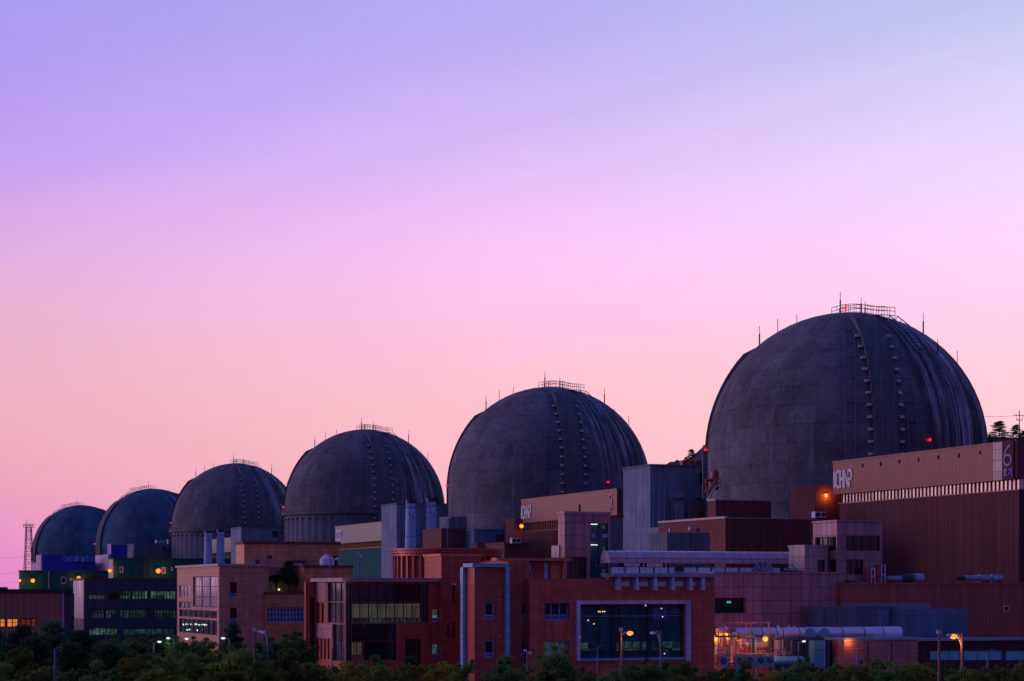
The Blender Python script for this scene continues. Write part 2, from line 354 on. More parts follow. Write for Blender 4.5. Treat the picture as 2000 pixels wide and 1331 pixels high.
# ------------------------------------------------------------------ mesh helpers
GA = R(20.4); CA, SA = math.cos(GA), math.sin(GA)      # the whole site lies on one grid turned 20.4 degrees
def W(px, py, d): return Vector(((px - CX) / F * d, d, (HY - py) / F * d))
def bx(bm, x0, x1, y0, y1, z0, z1):
    vs = [bm.verts.new(c) for c in ((x0,y0,z0),(x1,y0,z0),(x1,y1,z0),(x0,y1,z0),(x0,y0,z1),(x1,y0,z1),(x1,y1,z1),(x0,y1,z1))]
    for f in ((0,1,5,4),(1,2,6,5),(2,3,7,6),(3,0,4,7),(4,5,6,7),(3,2,1,0)): bm.faces.new([vs[i] for i in f])
def tube(bm, pts, r, n=8, r2=None, caps=True):
    pts = [Vector(p) for p in pts]; rings = []
    for i, p in enumerate(pts):
        t = (pts[min(i + 1, len(pts) - 1)] - pts[max(i - 1, 0)]).normalized()
        a = t.orthogonal() if abs(t.z) > 0.9 else t.cross(Vector((0, 0, 1)))
        if abs(t.z) > 0.9: a = Vector((1, 0, 0)) - t * t.x
        a.normalize(); b = t.cross(a)
        q = r if r2 is None else r + (r2 - r) * i / (len(pts) - 1)
        rings.append([bm.verts.new(p + (a * math.cos(2 * math.pi * k / n) + b * math.sin(2 * math.pi * k / n)) * q) for k in range(n)])
    for r0, r1 in zip(rings, rings[1:]):
        for k in range(n): bm.faces.new((r0[k], r0[(k + 1) % n], r1[(k + 1) % n], r1[k]))
    if caps:
        bm.faces.new(rings[0][::-1]); bm.faces.new(rings[-1])
def lathe(bm, prof, n=24, a0=0.0, a1=2 * math.pi):
    full = abs(a1 - a0 - 2 * math.pi) < 1e-6; m = n if full else n + 1; rings = []
    for r, z in prof:
        if r < 1e-5: rings.append([bm.verts.new((0, 0, z))])
        else: rings.append([bm.verts.new((r * math.sin(a0 + (a1 - a0) * k / n), -r * math.cos(a0 + (a1 - a0) * k / n), z)) for k in range(m)])
    for q0, q1 in zip(rings, rings[1:]):
        for k in range(n):
            k2 = (k + 1) % m
            f = [q0[k % len(q0)], q0[k2 % len(q0)], q1[k2 % len(q1)], q1[k % len(q1)]]
            g = []
            for v in f:
                if v not in g: g.append(v)
            if len(g) > 2: bm.faces.new(g)
def obj(name, bm, mat, parent=None, smooth=False, loc=None):
    me = bpy.data.meshes.new(name); bmesh.ops.recalc_face_normals(bm, faces=bm.faces[:]); bm.to_mesh(me); bm.free()
    if smooth:
        for p in me.polygons: p.use_smooth = True
    me.materials.append(MT[mat] if isinstance(mat, str) else mat)
    o = bpy.data.objects.new(name, me); COL.objects.link(o)
    if parent: o.parent = parent
    if loc is not None: o.location = loc
    return o
def tag(o, label, cat, group=None):
    o['label'] = label; o['category'] = cat
    if group: o['group'] = group
    return o
def empty(name, label, cat, loc, rz=0.0, group=None):
    o = bpy.data.objects.new(name, None); COL.objects.link(o); o.location = loc; o.rotation_euler = (0, 0, rz)
    o.empty_display_size = 0.5
    return tag(o, label, cat, group)
def struct(o): o['kind'] = 'structure'; return o
def copy_tree(o, parent=None):
    c = o.copy(); COL.objects.link(c)
    if parent: c.parent = parent
    for ch in o.children: copy_tree(ch, c)
    return c
def point(parent, loc, power, col, rad=0.2, name='lamp_light'):
    l = bpy.data.lights.new(name, 'POINT'); l.energy = power; l.color = col; l.shadow_soft_size = rad
    o = bpy.data.objects.new(name, l); COL.objects.link(o); o.parent = parent; o.location = loc; return o

class Bld:
    """a thing on the site grid: origin = its corner nearest the camera (photo column px at distance d), local +X runs along the
    front, local +Y back along the row of units, +Z up from the grade"""
    def __init__(s, name, label, cat, px, d, group=None, z=GZ):
        s.A = ((px - CX) / F * d, d); s.gz = z
        s.root = empty(name, label, cat, (s.A[0], s.A[1], z), GA, group)
    def fx(s, px, y=0.0):
        k = (px - CX) / F
        return (k * (s.A[1] + y * CA) - s.A[0] + y * SA) / (CA - k * SA)
    def sy(s, px, x=0.0):
        k = (px - CX) / F
        return (s.A[0] + x * CA - k * (s.A[1] + x * SA)) / (SA + k * CA)
    def z(s, py, x=0.0, y=0.0): return (HY - py) / F * (s.A[1] + x * SA + y * CA) - s.gz
    # walls with real openings: front face at y0 (openings in x,z), left face at x0 (openings in y,z)
    def shell(s, bm, x0, x1, y0, y1, z0, z1, fh=(), sh=(), rec=0.3):
        def wall(a0, a1, holes, put):
            As = sorted({a0, a1, *[h[0] for h in holes], *[h[1] for h in holes]}); Zs = sorted({z0, z1, *[h[2] for h in holes], *[h[3] for h in holes]})
            As = [a for a in As if a0 - 1e-6 <= a <= a1 + 1e-6]; Zs = [z for z in Zs if z0 - 1e-6 <= z <= z1 + 1e-6]
            for a, b in zip(As, As[1:]):
                for c, e in zip(Zs, Zs[1:]):
                    if any(h[0] < (a + b) / 2 < h[1] and h[2] < (c + e) / 2 < h[3] for h in holes): continue
                    bm.faces.new([bm.verts.new(put(*q, 0)) for q in ((a, c), (b, c), (b, e), (a, e))])
            for a, b, c, e in holes:
                ring = ((a, c), (b, c), (b, e), (a, e))
                for i in range(4):
                    p, q = ring[i], ring[(i + 1) % 4]
                    bm.faces.new([bm.verts.new(put(*p, 0)), bm.verts.new(put(*q, 0)), bm.verts.new(put(*q, rec)), bm.verts.new(put(*p, rec))])
        wall(x0, x1, fh, lambda a, z, r: (a, y0 + r, z))
        wall(y0, y1, sh, lambda a, z, r: (x0 + r, a, z))
        for f in (((x1,y0,z0),(x1,y1,z0),(x1,y1,z1),(x1,y0,z1)), ((x0,y1,z0),(x1,y1,z0),(x1,y1,z1),(x0,y1,z1)), ((x0,y0,z1),(x1,y0,z1),(x1,y1,z1),(x0,y1,z1))):
            bm.faces.new([bm.verts.new(c) for c in f])
    def box(s, part, mat, px0, px1, py0, py1=None, y=0.0, dep=10.0, side=None, wins=(), swins=(), rec=0.3, cap=None, capmat='brown_dk', parent=None, x0=None):
        xa = s.fx(px0, y) if x0 is None else x0
        xb = s.fx(px1, y)
        if side is not None: dep = s.sy(side, xa) - y
        z1 = s.z(py0, xa, y); z0 = 0.0 if py1 is None else s.z(py1, xa, y)
        fh = []; sh = []
        for wd in wins:
            a, b = s.fx(wd[0], y), s.fx(wd[1], y); fh.append((a, b, s.z(wd[3], a, y), s.z(wd[2], a, y)))
        for wd in swins:
            b, a = s.sy(wd[0], xa), s.sy(wd[1], xa); sh.append((a, b, s.z(wd[3], xa, (a + b) / 2), s.z(wd[2], xa, (a + b) / 2)))
        bm = bmesh.new(); s.shell(bm, xa, xb, y, y + dep, z0, z1, fh, sh, rec)
        o = obj(part, bm, mat, parent or s.root)
        for wd, h in zip(wins, fh): s.window(h, 'f', y, rec, *wd[4:], parent=s.root)
        for wd, h in zip(swins, sh): s.window(h, 's', xa, rec, *wd[4:], parent=s.root)
        if cap:
            bm = bmesh.new(); bx(bm, xa - cap, xb + cap, y - cap, y + dep + cap, z1 + 0.004, z1 + 0.30); obj('parapet', bm, capmat, s.root)
        return o, (xa, xb, y, y + dep, z0, z1)
    def window(s, h, face, p, rec, mat='glass', nx=0, nz=0, fmat='dark', fw=0.10, low=None, parent=None):
        a, b, c, e = h
        def bar(bm, a0, a1, z0, z1, r0, r1):
            if face == 'f': bx(bm, a0, a1, p + r0, p + r1, z0, z1)
            else: bx(bm, p + r0, p + r1, a0, a1, z0, z1)
        if nx or nz or low:
            bm = bmesh.new(); g = 0.003
            for i in range(nx + 1):
                q = a + (b - a) * i / max(nx, 1); lo = max(a + g, q - fw / 2); hi = min(b - g, q + fw / 2)
                if i in (0, nx): lo, hi = (a + g, a + fw) if i == 0 else (b - fw, b - g)
                bar(bm, lo, hi, c + g, e - g, rec - 0.14, rec - 0.02)
            for j in range(nz + 1):
                q = c + (e - c) * j / max(nz, 1); lo, hi = q - fw / 2, q + fw / 2
                if j == 0: lo, hi = c + g, c + fw
                if j == nz: lo, hi = e - fw, e - g
                bar(bm, a + fw, b - fw, lo, hi, rec - 0.13, rec - 0.025)
            fr = obj('window', bm, fmat, parent)
            bm = bmesh.new(); bar(bm, a, b, c, e, rec - 0.05, rec + 0.05); pn = obj('pane', bm, mat, fr)
            if low:
                bm = bmesh.new(); zt = c + (e - c) * low
                bar(bm, a + 0.02, b - 0.02, c + 0.02, c + fw, rec - 0.20, rec - 0.15); bar(bm, a + 0.02, b - 0.02, zt - fw, zt, rec - 0.20, rec - 0.15)
                n = max(1, nx)
                for i in range(n + 1):
                    q = a + 0.02 + (b - a - 0.04 - fw) * i / n; bar(bm, q, q + fw, c + fw, zt - fw, rec - 0.20, rec - 0.15)
                obj('sash', bm, 'sash', fr)
                bm = bmesh.new(); bar(bm, a + 0.03, b - 0.03, c + 0.03, zt - 0.03, rec - 0.145, rec - 0.142); obj('sash_panel', bm, 'pole_blue', fr)
            return fr
        bm = bmesh.new(); bar(bm, a, b, c, e, rec - 0.05, rec + 0.05); return obj('window', bm, mat, parent)
    # a plain block on the front plane, given in photo columns and rows
    def slab(s, part, mat, px0, px1, py0, py1, y=0.0, out=0.1, dep=0.0, parent=None):
        xa, xb = s.fx(px0, y), s.fx(px1, y); bm = bmesh.new()
        bx(bm, xa, xb, y - out, y + dep, s.z(py1, xa, y), s.z(py0, xa, y)); return obj(part, bm, mat, parent or s.root)
    def sslab(s, part, mat, px0, px1, py0, py1, x=0.0, out=0.1, dep=0.0, parent=None):
        yb, ya = s.sy(px0, x), s.sy(px1, x); bm = bmesh.new(); q = (ya + yb) / 2
        bx(bm, x - out, x + dep, ya, yb, s.z(py1, x, q), s.z(py0, x, q)); return obj(part, bm, mat, parent or s.root)

def stroke(bm, pts, wd, put, th=0.12):
    """a flat lettering stroke along pts (a,z) of width wd; put maps (a,z,out) to space"""
    pts = [Vector(p) for p in pts]; Lf = []; Rt = []
    for i, p in enumerate(pts):
        t = (pts[min(i + 1, len(pts) - 1)] - pts[max(i - 1, 0)]).normalized(); n = Vector((-t.y, t.x)) * wd / 2
        Lf.append(p + n); Rt.append(p - n)
    f = [[bm.verts.new(put(q.x, q.y, o)) for q in Lf] + [bm.verts.new(put(q.x, q.y, o)) for q in Rt] for o in (0.0, th)]
    n = len(pts)
    for i in range(n - 1):
        a, b = f
        bm.faces.new((b[i], b[i + 1], b[n + i + 1], b[n + i]))
        bm.faces.new((a[i], a[i + 1], b[i + 1], b[i])); bm.faces.new((a[n + i], a[n + i + 1], b[n + i + 1], b[n + i]))
    for i in (0, n - 1): bm.faces.new((f[0][i], f[0][n + i], f[1][n + i], f[1][i]))
def arc(cx, cz, rx, rz, a0, a1, n=14): return [(cx + rx * math.cos(R(a0 + (a1 - a0) * i / n)), cz + rz * math.sin(R(a0 + (a1 - a0) * i / n))) for i in range(n + 1)]
def logo(bm, a0, z0, wd, ht, put):
    """the letters I C H N P packed tight, heavy strokes, the P with a broken bowl"""
    t = wd * 0.085
    def q(x, z): return (a0 + x * wd, z0 + z * ht)
    stroke(bm, [q(0.04, 0), q(0.04, 1)], t, put)
    stroke(bm, [q(0.30, 0.96), q(0.20, 0.96), q(0.14, 0.86), q(0.14, 0.14), q(0.20, 0.04), q(0.30, 0.04)], t, put)
    stroke(bm, [q(0.36, 0), q(0.36, 1)], t, put); stroke(bm, [q(0.40, 0.5), q(0.48, 0.5)], t, put); stroke(bm, [q(0.52, 0), q(0.52, 1)], t, put)
    stroke(bm, [q(0.585, 0), q(0.585, 1)], t * 0.55, put); stroke(bm, [q(0.595, 0.96), q(0.765, 0.04)], t * 0.9, put); stroke(bm, [q(0.775, 0), q(0.775, 1)], t * 0.55, put)
    stroke(bm, [q(0.84, 0), q(0.84, 0.30)], t, put)
    stroke(bm, [q(0.80, 0.955), q(0.92, 0.955), q(0.965, 0.85), q(0.965, 0.58), q(0.92, 0.45), q(0.80, 0.45)], t, put)
def unit_mark(bm, a0, z0, wd, ht, put, digit):
    """the unit number with the two syllables ho-gi below it"""
    t = wd * 0.13
    def q(x, z): return (a0 + x * wd, z0 + z * ht)
    if digit == 6:
        stroke(bm, [q(0.80, 1.0), q(0.50, 0.93), q(0.24, 0.78), q(0.13, 0.58)], t, put)
        stroke(bm, [q(0.5 + 0.38 * math.cos(R(a)), 0.53 + 0.17 * math.sin(R(a))) for a in range(0, 361, 20)], t, put)
    else:
        stroke(bm, [q(0.82, 0.98), q(0.24, 0.98), q(0.2, 0.73)], t, put)
        stroke(bm, [q(0.45 + 0.40 * math.cos(R(a)), 0.55 + 0.19 * math.sin(R(a))) for a in range(125, -146, -18)], t, put)
    t *= 0.6
    # ho
    stroke(bm, [q(0.18, 0.25), q(0.34, 0.25)], t, put); stroke(bm, [q(0.08, 0.21), q(0.44, 0.21)], t, put)
    stroke(bm, [q(0.26 + 0.11 * math.cos(R(a)), 0.155 + 0.035 * math.sin(R(a))) for a in range(0, 361, 40)], t, put)
    stroke(bm, [q(0.26, 0.11), q(0.26, 0.06)], t, put); stroke(bm, [q(0.06, 0.05), q(0.46, 0.05)], t, put)
    # gi
    stroke(bm, [q(0.58, 0.23), q(0.78, 0.23), q(0.76, 0.14), q(0.60, 0.05)], t, put); stroke(bm, [q(0.93, 0.27), q(0.93, 0.02)], t, put)

# ------------------------------------------------------------------ ground, slope behind
bm = bmesh.new()
bmesh.ops.create_grid(bm, x_segments=4, y_segments=4, size=6000); g = struct(obj('ground', bm, 'grass', loc=(0, 4000, GZ)))
bm = bmesh.new(); bx(bm, -170, 120, 205, 560, -0.4, 0.06); struct(obj('yard_pavement', bm, 'asphalt', loc=(0, 0, GZ)))
# the wooded hill behind the two nearest units
rnd = random.Random(5)
bm = bmesh.new(); nx, ny = 70, 26; V = []
ridge = [(1190, 925), (1280, 914), (1310, 910), (1340, 904), (1358, 893), (1382, 872), (1398, 862), (1440, 845), (1560, 838), (1800, 850), (1900, 858), (1935, 862), (2000, 862), (2120, 865), (2300, 900)]
def ridge_z(px):
    for (a, b), (c, e) in zip(ridge, ridge[1:]):
        if a <= px <= c: return b + (e - b) * (px - a) / (c - a)
    return ridge[0][1] if px < ridge[0][0] else ridge[-1][1]
HD = 640.0
for j in range(ny + 1):
    row = []
    for i in range(nx + 1):
        px = 1180 + 1120 * i / nx; t = j / ny
        top = (HY - ridge_z(px)) / F * HD + rnd.uniform(-0.5, 0.5)
        edge = min(1, i / 8, (nx - i) / 8)
        hgt = GZ - 1 + (top - GZ + 1) * max(0, math.sin(math.pi * min(1, 0.08 + t * 0.92) ** 1.0)) ** 0.8 * (0.15 + 0.85 * edge if px > 1600 or i > 8 else (0.80 + 0.20 * edge))
        row.append(bm.verts.new(((px - CX) / F * HD * (HD - 130 + t * 260) / HD, HD - 130 + t * 260, hgt)))
    V.append(row)
for j in range(ny):
    for i in range(nx): bm.faces.new((V[j][i], V[j][i + 1], V[j + 1][i + 1], V[j + 1][i]))
struct(obj('hill', bm, 'forest', smooth=True))

# ------------------------------------------------------------------ reactor domes
RD, SPR = 23.0, 42.8       # radius, height of the springing line over the grade
def dome(label, px, d, off_c, spr=SPR, r=RD, old=False, ledge=False, tint='dome'):
    X0 = (px - CX) / F * d; az = math.atan2(X0, d)
    root = empty('reactor_dome', label, 'reactor dome', (X0, d, GZ), -az, 'reactor domes standing in a row')
    prof = [(r, 0), (r, spr * 0.5), (r, spr)] + [(r * math.cos(R(a)), spr + r * math.sin(R(a))) for a in (3, 6, 10, 15, 20, 25, 30, 35, 40, 45, 50, 55, 60, 65, 70, 75, 80, 84, 87, 90)]
    prof[-1] = (0, spr + r)
    bm = bmesh.new(); lathe(bm, prof, 128); obj('shell', bm, tint, root, True)
    def surf(phi, z=None, el=None, out=0.0):
        """point on the shell at azimuth phi (0 = towards the camera, right positive) at height z or dome elevation el"""
        if el is None: el = 0.0 if z <= spr else math.degrees(math.asin(min(1, (z - spr) / r)))
        rr = (r + out) * math.cos(R(el)); zz = spr + (r + out) * math.sin(R(el)) if (z is None or z > spr) else z
        return Vector((rr * math.sin(R(phi)), -rr * math.cos(R(phi)), zz))
    def rib(phi, hw, out, top):
        bm = bmesh.new(); st = [(0.0, None)] + [(spr * 0.5, None), (spr, None)] + [(None, e) for e in range(4, top + 1, 4)]
        rows_ = []
        for z, e in st:
            frac = 1.0 if e is None else max(0.25, math.cos(R(e)) * 1.0)
            f2 = 1.0 if e is None or e < top - 8 else max(0.0, (top - e) / 8.0)
            h = math.degrees(hw / (r * max(0.2, math.cos(R(e or 0)))))
            rows_.append([bm.verts.new(surf(phi - h, z, e, -0.3)), bm.verts.new(surf(phi - h, z, e, out * f2 + 0.02)), bm.verts.new(surf(phi + h, z, e, out * f2 + 0.02)), bm.verts.new(surf(phi + h, z, e, -0.3))])
        for a, b in zip(rows_, rows_[1:]):
            for k in range(3): bm.faces.new((a[k], a[k + 1], b[k + 1], b[k]))
        obj('buttress', bm, 'buttress', root)
    c = off_c
    if not old:
        rib(c, 1.9, 0.95, 68); rib(c - 121, 2.6, 1.15, 52); rib(c + 120, 2.6, 0.9, 52)
        # anchor boxes climbing both edges of the front buttress, one mesh shared
        proto = None
        for side in (-1, 1):
            for k in range(14):
                z = 36.0 + k * 1.75 if k < 3 else 39.0 + (k - 2) * 1.9
                el = 0 if z <= spr else math.degrees(math.asin((z - spr) / r))
                if el > 50: break
                p = surf(c + side * 2.45 / (r * math.cos(R(el))) * 57.3, z, None, 0.40)
                if proto is None:
                    bm = bmesh.new(); bx(bm, -0.30, 0.30, -0.4, 0.4, -0.19, 0.19); bx(bm, 0.30, 0.52, -0.2, 0.2, -0.10, 0.10)
                    q = obj('anchor_box', bm, 'frame_pale', root)
                    proto = q
                else:
                    q = proto.copy(); COL.objects.link(q); q.parent = root
                q.location = p; q.rotation_euler = (0, 0, R(c + side * 6))
        # two ladders of conduit left of each row of boxes
        for ph in (c - 13.5, c + 11.0):
            bm = bmesh.new()
            for s_ in (-1, 1):
                ln = [surf(ph + s_ * 1.9 / max(0.5, math.cos(R(e))), None, e, 0.35) for e in range(0, 53, 4)]
                tube(bm, [surf(ph + s_ * 1.9, 30, None, 0.35)] + ln, 0.085, 5)
            for e in (8, 16, 26, 36, 52):
                tube(bm, [surf(ph - 1.9 / math.cos(R(e)), None, e, 0.35), surf(ph + 1.9 / math.cos(R(e)), None, e, 0.35)], 0.09, 5)
            obj('conduit', bm, 'pole', root)
    else:
        rib(-68, 2.2, 0.7, 54); rib(62, 2.0, 0.5, 70)
    # crown walkway, landing and the sloping ladder below it
    ph = -56 if old else 41
    if old: e0, e1, e2 = 88, 62, 44
    else: e0, e1, e2 = 97, 62, 39.5
    bm = bmesh.new(); wdt = 0.85
    def walk(e, lat, up):
        p = surf(ph, None, e, 0.12); a = Vector((math.cos(R(ph)), math.sin(R(ph)), 0)); return p + a * lat + Vector((0, 0, up))
    es = [e0 + (e1 - e0) * i / 10 for i in range(11)]
    lift = lambda e: max(0.0, (72 - e) / 9.0) * 1.0
    for s_ in (-1, 1):
        for h in (0.65, 1.25): tube(bm, [walk(e, s_ * wdt, h + lift(e)) for e in es], 0.05, 4)
        for e in es: tube(bm, [walk(e, s_ * wdt, -0.1), walk(e, s_ * wdt, 1.25 + lift(e))], 0.045, 4)
    obj('crown_railing', bm, 'rail', root)
    bm = bmesh.new(); pts = [walk(e, 0, lift(e)) for e in es]
    for p, q in zip(pts, pts[1:]):
        a = Vector((math.cos(R(ph)), math.sin(R(ph)), 0)) * wdt
        v = [bm.verts.new(k) for k in (p - a, p + a, q + a, q - a)]; v2 = [bm.verts.new(k.co - Vector((0, 0, 0.12))) for k in v]
        bm.faces.new(v); bm.faces.new(v2[::-1])
        for i in range(4): bm.faces.new((v[i], v2[i], v2[(i + 1) % 4], v[(i + 1) % 4]))
    obj('walkway', bm, 'steel_blue', root)
    bm = bmesh.new(); l0, l1 = e1, e2
    for s_ in (-1, 1):
        for o_ in (0.35, 1.2): tube(bm, [surf(ph, None, e, o_) + Vector((math.cos(R(ph)), math.sin(R(ph)), 0)) * wdt * s_ for e in (l0, (l0 + l1) / 2, l1)], 0.10, 4)
        for i in range(9):
            e = l0 + (l1 - l0) * i / 8; o2 = Vector((math.cos(R(ph)), math.sin(R(ph)), 0)) * wdt * s_
            tube(bm, [surf(ph, None, e, 0.1) + o2, surf(ph, None, e, 1.2) + o2], 0.07, 4)
    for i in range(12):
        e = l0 + (l1 - l0) * i / 11; o2 = Vector((math.cos(R(ph)), math.sin(R(ph)), 0)) * wdt
        tube(bm, [surf(ph, None, e, 0.4) - o2, surf(ph, None, e, 0.4) + o2], 0.07, 4)
    obj('crown_ladder', bm, 'steel_blue', root)
    # lightning rods: (azimuth, elevation on the dome, height)
    rods = [(-60, 87, 3.6, 1), (-93, 51, 3.4, 1), (91, 57, 3.6, 1), (25, 76, 2.6, 1), (20, 68, 2.4, 1), (55, 40, 2.4, 1), (-96, 60, 2.6, 0), (-94, 69, 1.6, 0), (94, 38, 2.4, 0), (-92, 38, 1.2, 0)]
    if old: rods = [(20, 86, 1.3, 1), (-60, 84, 3.4, 0), (-90, 56, 0.9, 1)]
    for phr, e, h, thick in rods:
        p = surf(phr, None, e); bm = bmesh.new(); rr = 0.13 if thick else 0.06
        tube(bm, [p - Vector((0, 0, 0.3)), p + Vector((0, 0, h * 0.62 if thick else h))], rr, 5)
        if thick: tube(bm, [p + Vector((0, 0, h * 0.62)), p + Vector((0, 0, h))], 0.05, 4)
        obj('lightning_rod', bm, 'rail', root)
    if not old:
        p = surf(-10, None, 88); bm = bmesh.new(); tube(bm, [p, p + Vector((0, 0, 1.0))], 0.14, 6); mm = bm; bmesh.ops.create_icosphere(mm, subdivisions=1, radius=0.24, matrix=Matrix.Translation(p + Vector((0, 0, 1.2)))); obj('crown_lamp', bm, 'red_lamp' if px > 900 else 'red_tank', root)
    for phr, z in ((-93, 43.5 if not old else 38), (33, 43.2)):
        if (old or ledge) and phr > 0: continue
        p = surf(phr, z, None, 0.55); bm = bmesh.new(); bmesh.ops.create_icosphere(bm, subdivisions=2, radius=0.27, matrix=Matrix.Translation(p))
        tube(bm, [surf(phr, z, None, -0.1), p], 0.12, 5); obj('warning_lamp', bm, 'red_lamp', root)
    if ledge:
        # a ring ledge with pilasters and hanging conduits under it
        bm = bmesh.new(); zl = spr - 1.6
        lathe(bm, [(r, zl - 0.4), (r + 0.9, zl - 0.4), (r + 0.9, zl + 0.5), (r + 0.75, zl + 0.5), (r + 0.75, zl), (r, zl)], 96); obj('ring_ledge', bm, tint, root)
        bm = bmesh.new(); lathe(bm, [(r + 0.03, 0), (r + 0.03, zl - 0.4)], 96); obj('shade_skirt', bm, 'conc_dark', root, True)  # dark sheet over the shell: shade of the under-ledge recess put into the colour
        bm = bmesh.new()
        for h in (1.0, 1.5):
            lathe(bm, [(r + 0.80, zl + h - 0.04), (r + 0.80, zl + h + 0.04)], 96)
        for k in range(96):
            a = k * 3.75; p = surf(a, zl + 0.5, None, 0.8); tube(bm, [p, p + Vector((0, 0, 1.0))], 0.05, 4)
        obj('ledge_railing', bm, 'rail', root)
        proto = None
        for k in range(-13, 14):
            a = k * 6.2
            bm = None
            if proto is None:
                bm = bmesh.new(); tube(bm, [(0, 0, zl - 13), (0, 0, zl - 1.2)], 0.10, 5); bx(bm, -0.28, 0.28, -0.32, 0.3, zl - 1.8, zl - 1.3)
                proto = q = obj('hanging_conduit', bm, 'conc', root)
            else:
                q = proto.copy(); COL.objects.link(q); q.parent = root
            p = surf(a, 20, None, 0.25); q.location = (p.x, p.y, 0); q.rotation_euler = (0, 0, R(a))
    elif not old:
        # short service balcony on the right flank
        bm = bmesh.new(); pts = [surf(a, 40.2, None, 0.9) for a in range(30, 63, 4)]
        for a in range(30, 59, 4):
            for dz in (0.0,):
                q = [surf(a, 38.8, None, 0.0), surf(a, 38.8, None, 1.0), surf(a + 4, 38.8, None, 1.0), surf(a + 4, 38.8, None, 0.0)]
                v = [bm.verts.new(k) for k in q]; v2 = [bm.verts.new(k - Vector((0, 0, 0.4))) for k in q]
                bm.faces.new(v); bm.faces.new(v2[::-1])
                for i in range(4): bm.faces.new((v[i], v2[i], v2[(i + 1) % 4], v[(i + 1) % 4]))
        for h in (0.0, 0.7): tube(bm, [p + Vector((0, 0, h)) for p in pts], 0.07, 4)
        for p in pts: tube(bm, [p - Vector((0, 0, 1.2)), p + Vector((0, 0, 0.7))], 0.06, 4)
        obj('service_balcony', bm, 'rail_y', root)
    return root
dome('largest and nearest grey concrete dome, at the right end of the row', 1653.5, 341, 15.0)
dome('second largest concrete dome, left of the nearest one behind the pale brown hall', 1073, 466, 13.0)
dome('third largest concrete dome, with a ring ledge, behind the pair of tall stacks', 713, 590, 13.0, ledge=True)
dome('fourth concrete dome in the row, behind the smaller pair of distant stacks', 462, 736, 13.0, spr=42.0, ledge=True)
dome('fifth concrete dome, smooth, behind the blue and green siding blocks', 300, 829, 0, spr=37.4, old=True, tint='dome_old')
dome('smallest and farthest concrete dome, next to the lattice mast', 160, 953, 0, spr=35.8, old=True, tint='dome_old')
# ------------------------------------------------------------------ turbine halls (their long flank faces left)
def hall(label, pxL, d1, length, ztop, zband, zstrip, band, wall, strip, width=30, mark=None, letter=True, fins=0, overh=1.2):
    P = Vector(((pxL - CX) / F * d1, d1)); n = P + Vector((SA, -CA)) * length
    b = Bld('turbine_hall', label, 'hall', CX + F * n.x / n.y, n.y, 'turbine halls beside the domes')
    ln = length
    bm = bmesh.new(); bx(bm, 0.45, width, 0.0, ln - overh, 0, zstrip); obj('wall', bm, wall, b.root)
    bm = bmesh.new(); bx(bm, 0.0, width, 0, ln, zband, ztop); bx(bm, -0.08, width + 0.1, -0.1, ln + 0.1, ztop - 0.02, ztop + 0.22); obj('upper_band', bm, band, b.root)
    bm = bmesh.new(); bx(bm, 0.75, width - 0.5, 0.3, ln - overh - 0.3, zstrip - 0.2, zband + 0.1)
    ws = obj('window_strip', bm, strip, b.root)
    bm = bmesh.new(); npn = int(ln / 0.95)
    for i in range(npn + 1):
        y = 0.2 + (ln - overh - 0.4) * i / npn; bx(bm, 0.62, 0.74, y - 0.07, y + 0.07, zstrip - 0.05, zband + 0.05)
    obj('mullion', bm, 'brown_dk', ws)
    bm = bmesh.new(); bx(bm, 0.30, width + 0.1, -0.12, ln - overh + 0.05, zstrip, zstrip + 0.16); obj('sill', bm, 'brown_band', b.root)
    return b, ln
b, ln = hall('big brown hall with white block letters and a 6 below the nearest dome', 1627, 302, 46.65, 38.54, 33.85, 32.4, 'brown_band', 'brown', 'mirror_plain', 34)
bm = bmesh.new(); logo(bm, 0.35, 34.75, 5.4, 2.55, lambda a, z, o: (0.003 - o, ln - a, z)); obj('lettering', bm, 'white', b.root)
bm = bmesh.new(); bx(bm, -0.25, 0.0, 0.3, 2.75, 33.85, 38.8); obj('number_panel', bm, 'brown', b.root)
bm = bmesh.new(); bx(bm, -0.10, 0.0, 2.85, 5.0, 33.85, 38.7); obj('pale_panel', bm, 'pink_lite', b.root)
bm = bmesh.new(); unit_mark(bm, 0.15, 34.2, 2.1, 3.95, lambda a, z, o: (-0.26 - o, 2.6 - a, z), 6); obj('lettering', bm, 'number_paint', b.root)
for i, y in enumerate((8, 13, 18, 23, 28, 33, 38)):
    bm = bmesh.new(); bx(bm, -0.12, 0.0, y, y + 0.22, 37.4 - (i % 2) * 0.1, 37.9); obj('spout', bm, 'dark', b.root)
b, ln = hall('brown hall with white block letters in front of the second dome', 1018, 414, 48.8, 37.8, 33.2, 31.4, 'brown_band', 'brown', 'brown_band', 7.3)
bm = bmesh.new(); logo(bm, 0.2, 34.1, 5.6, 2.5, lambda a, z, o: (0.003 - o, ln - a, z)); obj('lettering', bm, 'white', b.root)
bm = bmesh.new(); unit_mark(bm, 0.5, 34.0, 1.7, 3.0, lambda a, z, o: (-0.003 - o, 4.0 - a, z), 5); obj('lettering', bm, 'pink_lite', b.root)
bm = bmesh.new(); bx(bm, -0.2, 0.0, 17.5, 17.9, 32.9, 35.8); obj('downpipe', bm, 'dark', b.root)
b, ln = hall('green sided hall with a pinkish upper band and small logo plate', 655, 538, 48.8, 36.1, 31.7, 30.1, 'green_band', 'green', 'orange_door', 7)
bm = bmesh.new(); bx(bm, -0.06, 0.0, ln - 6.2, ln - 0.6, 32.6, 35.2); pl = obj('logo_plate', bm, 'frame_pale', b.root)
bm = bmesh.new(); logo(bm, 0.9, 33.0, 5.0, 1.8, lambda a, z, o: (-0.065 - o, ln - a, z)); obj('lettering', bm, 'steel_blue', pl)
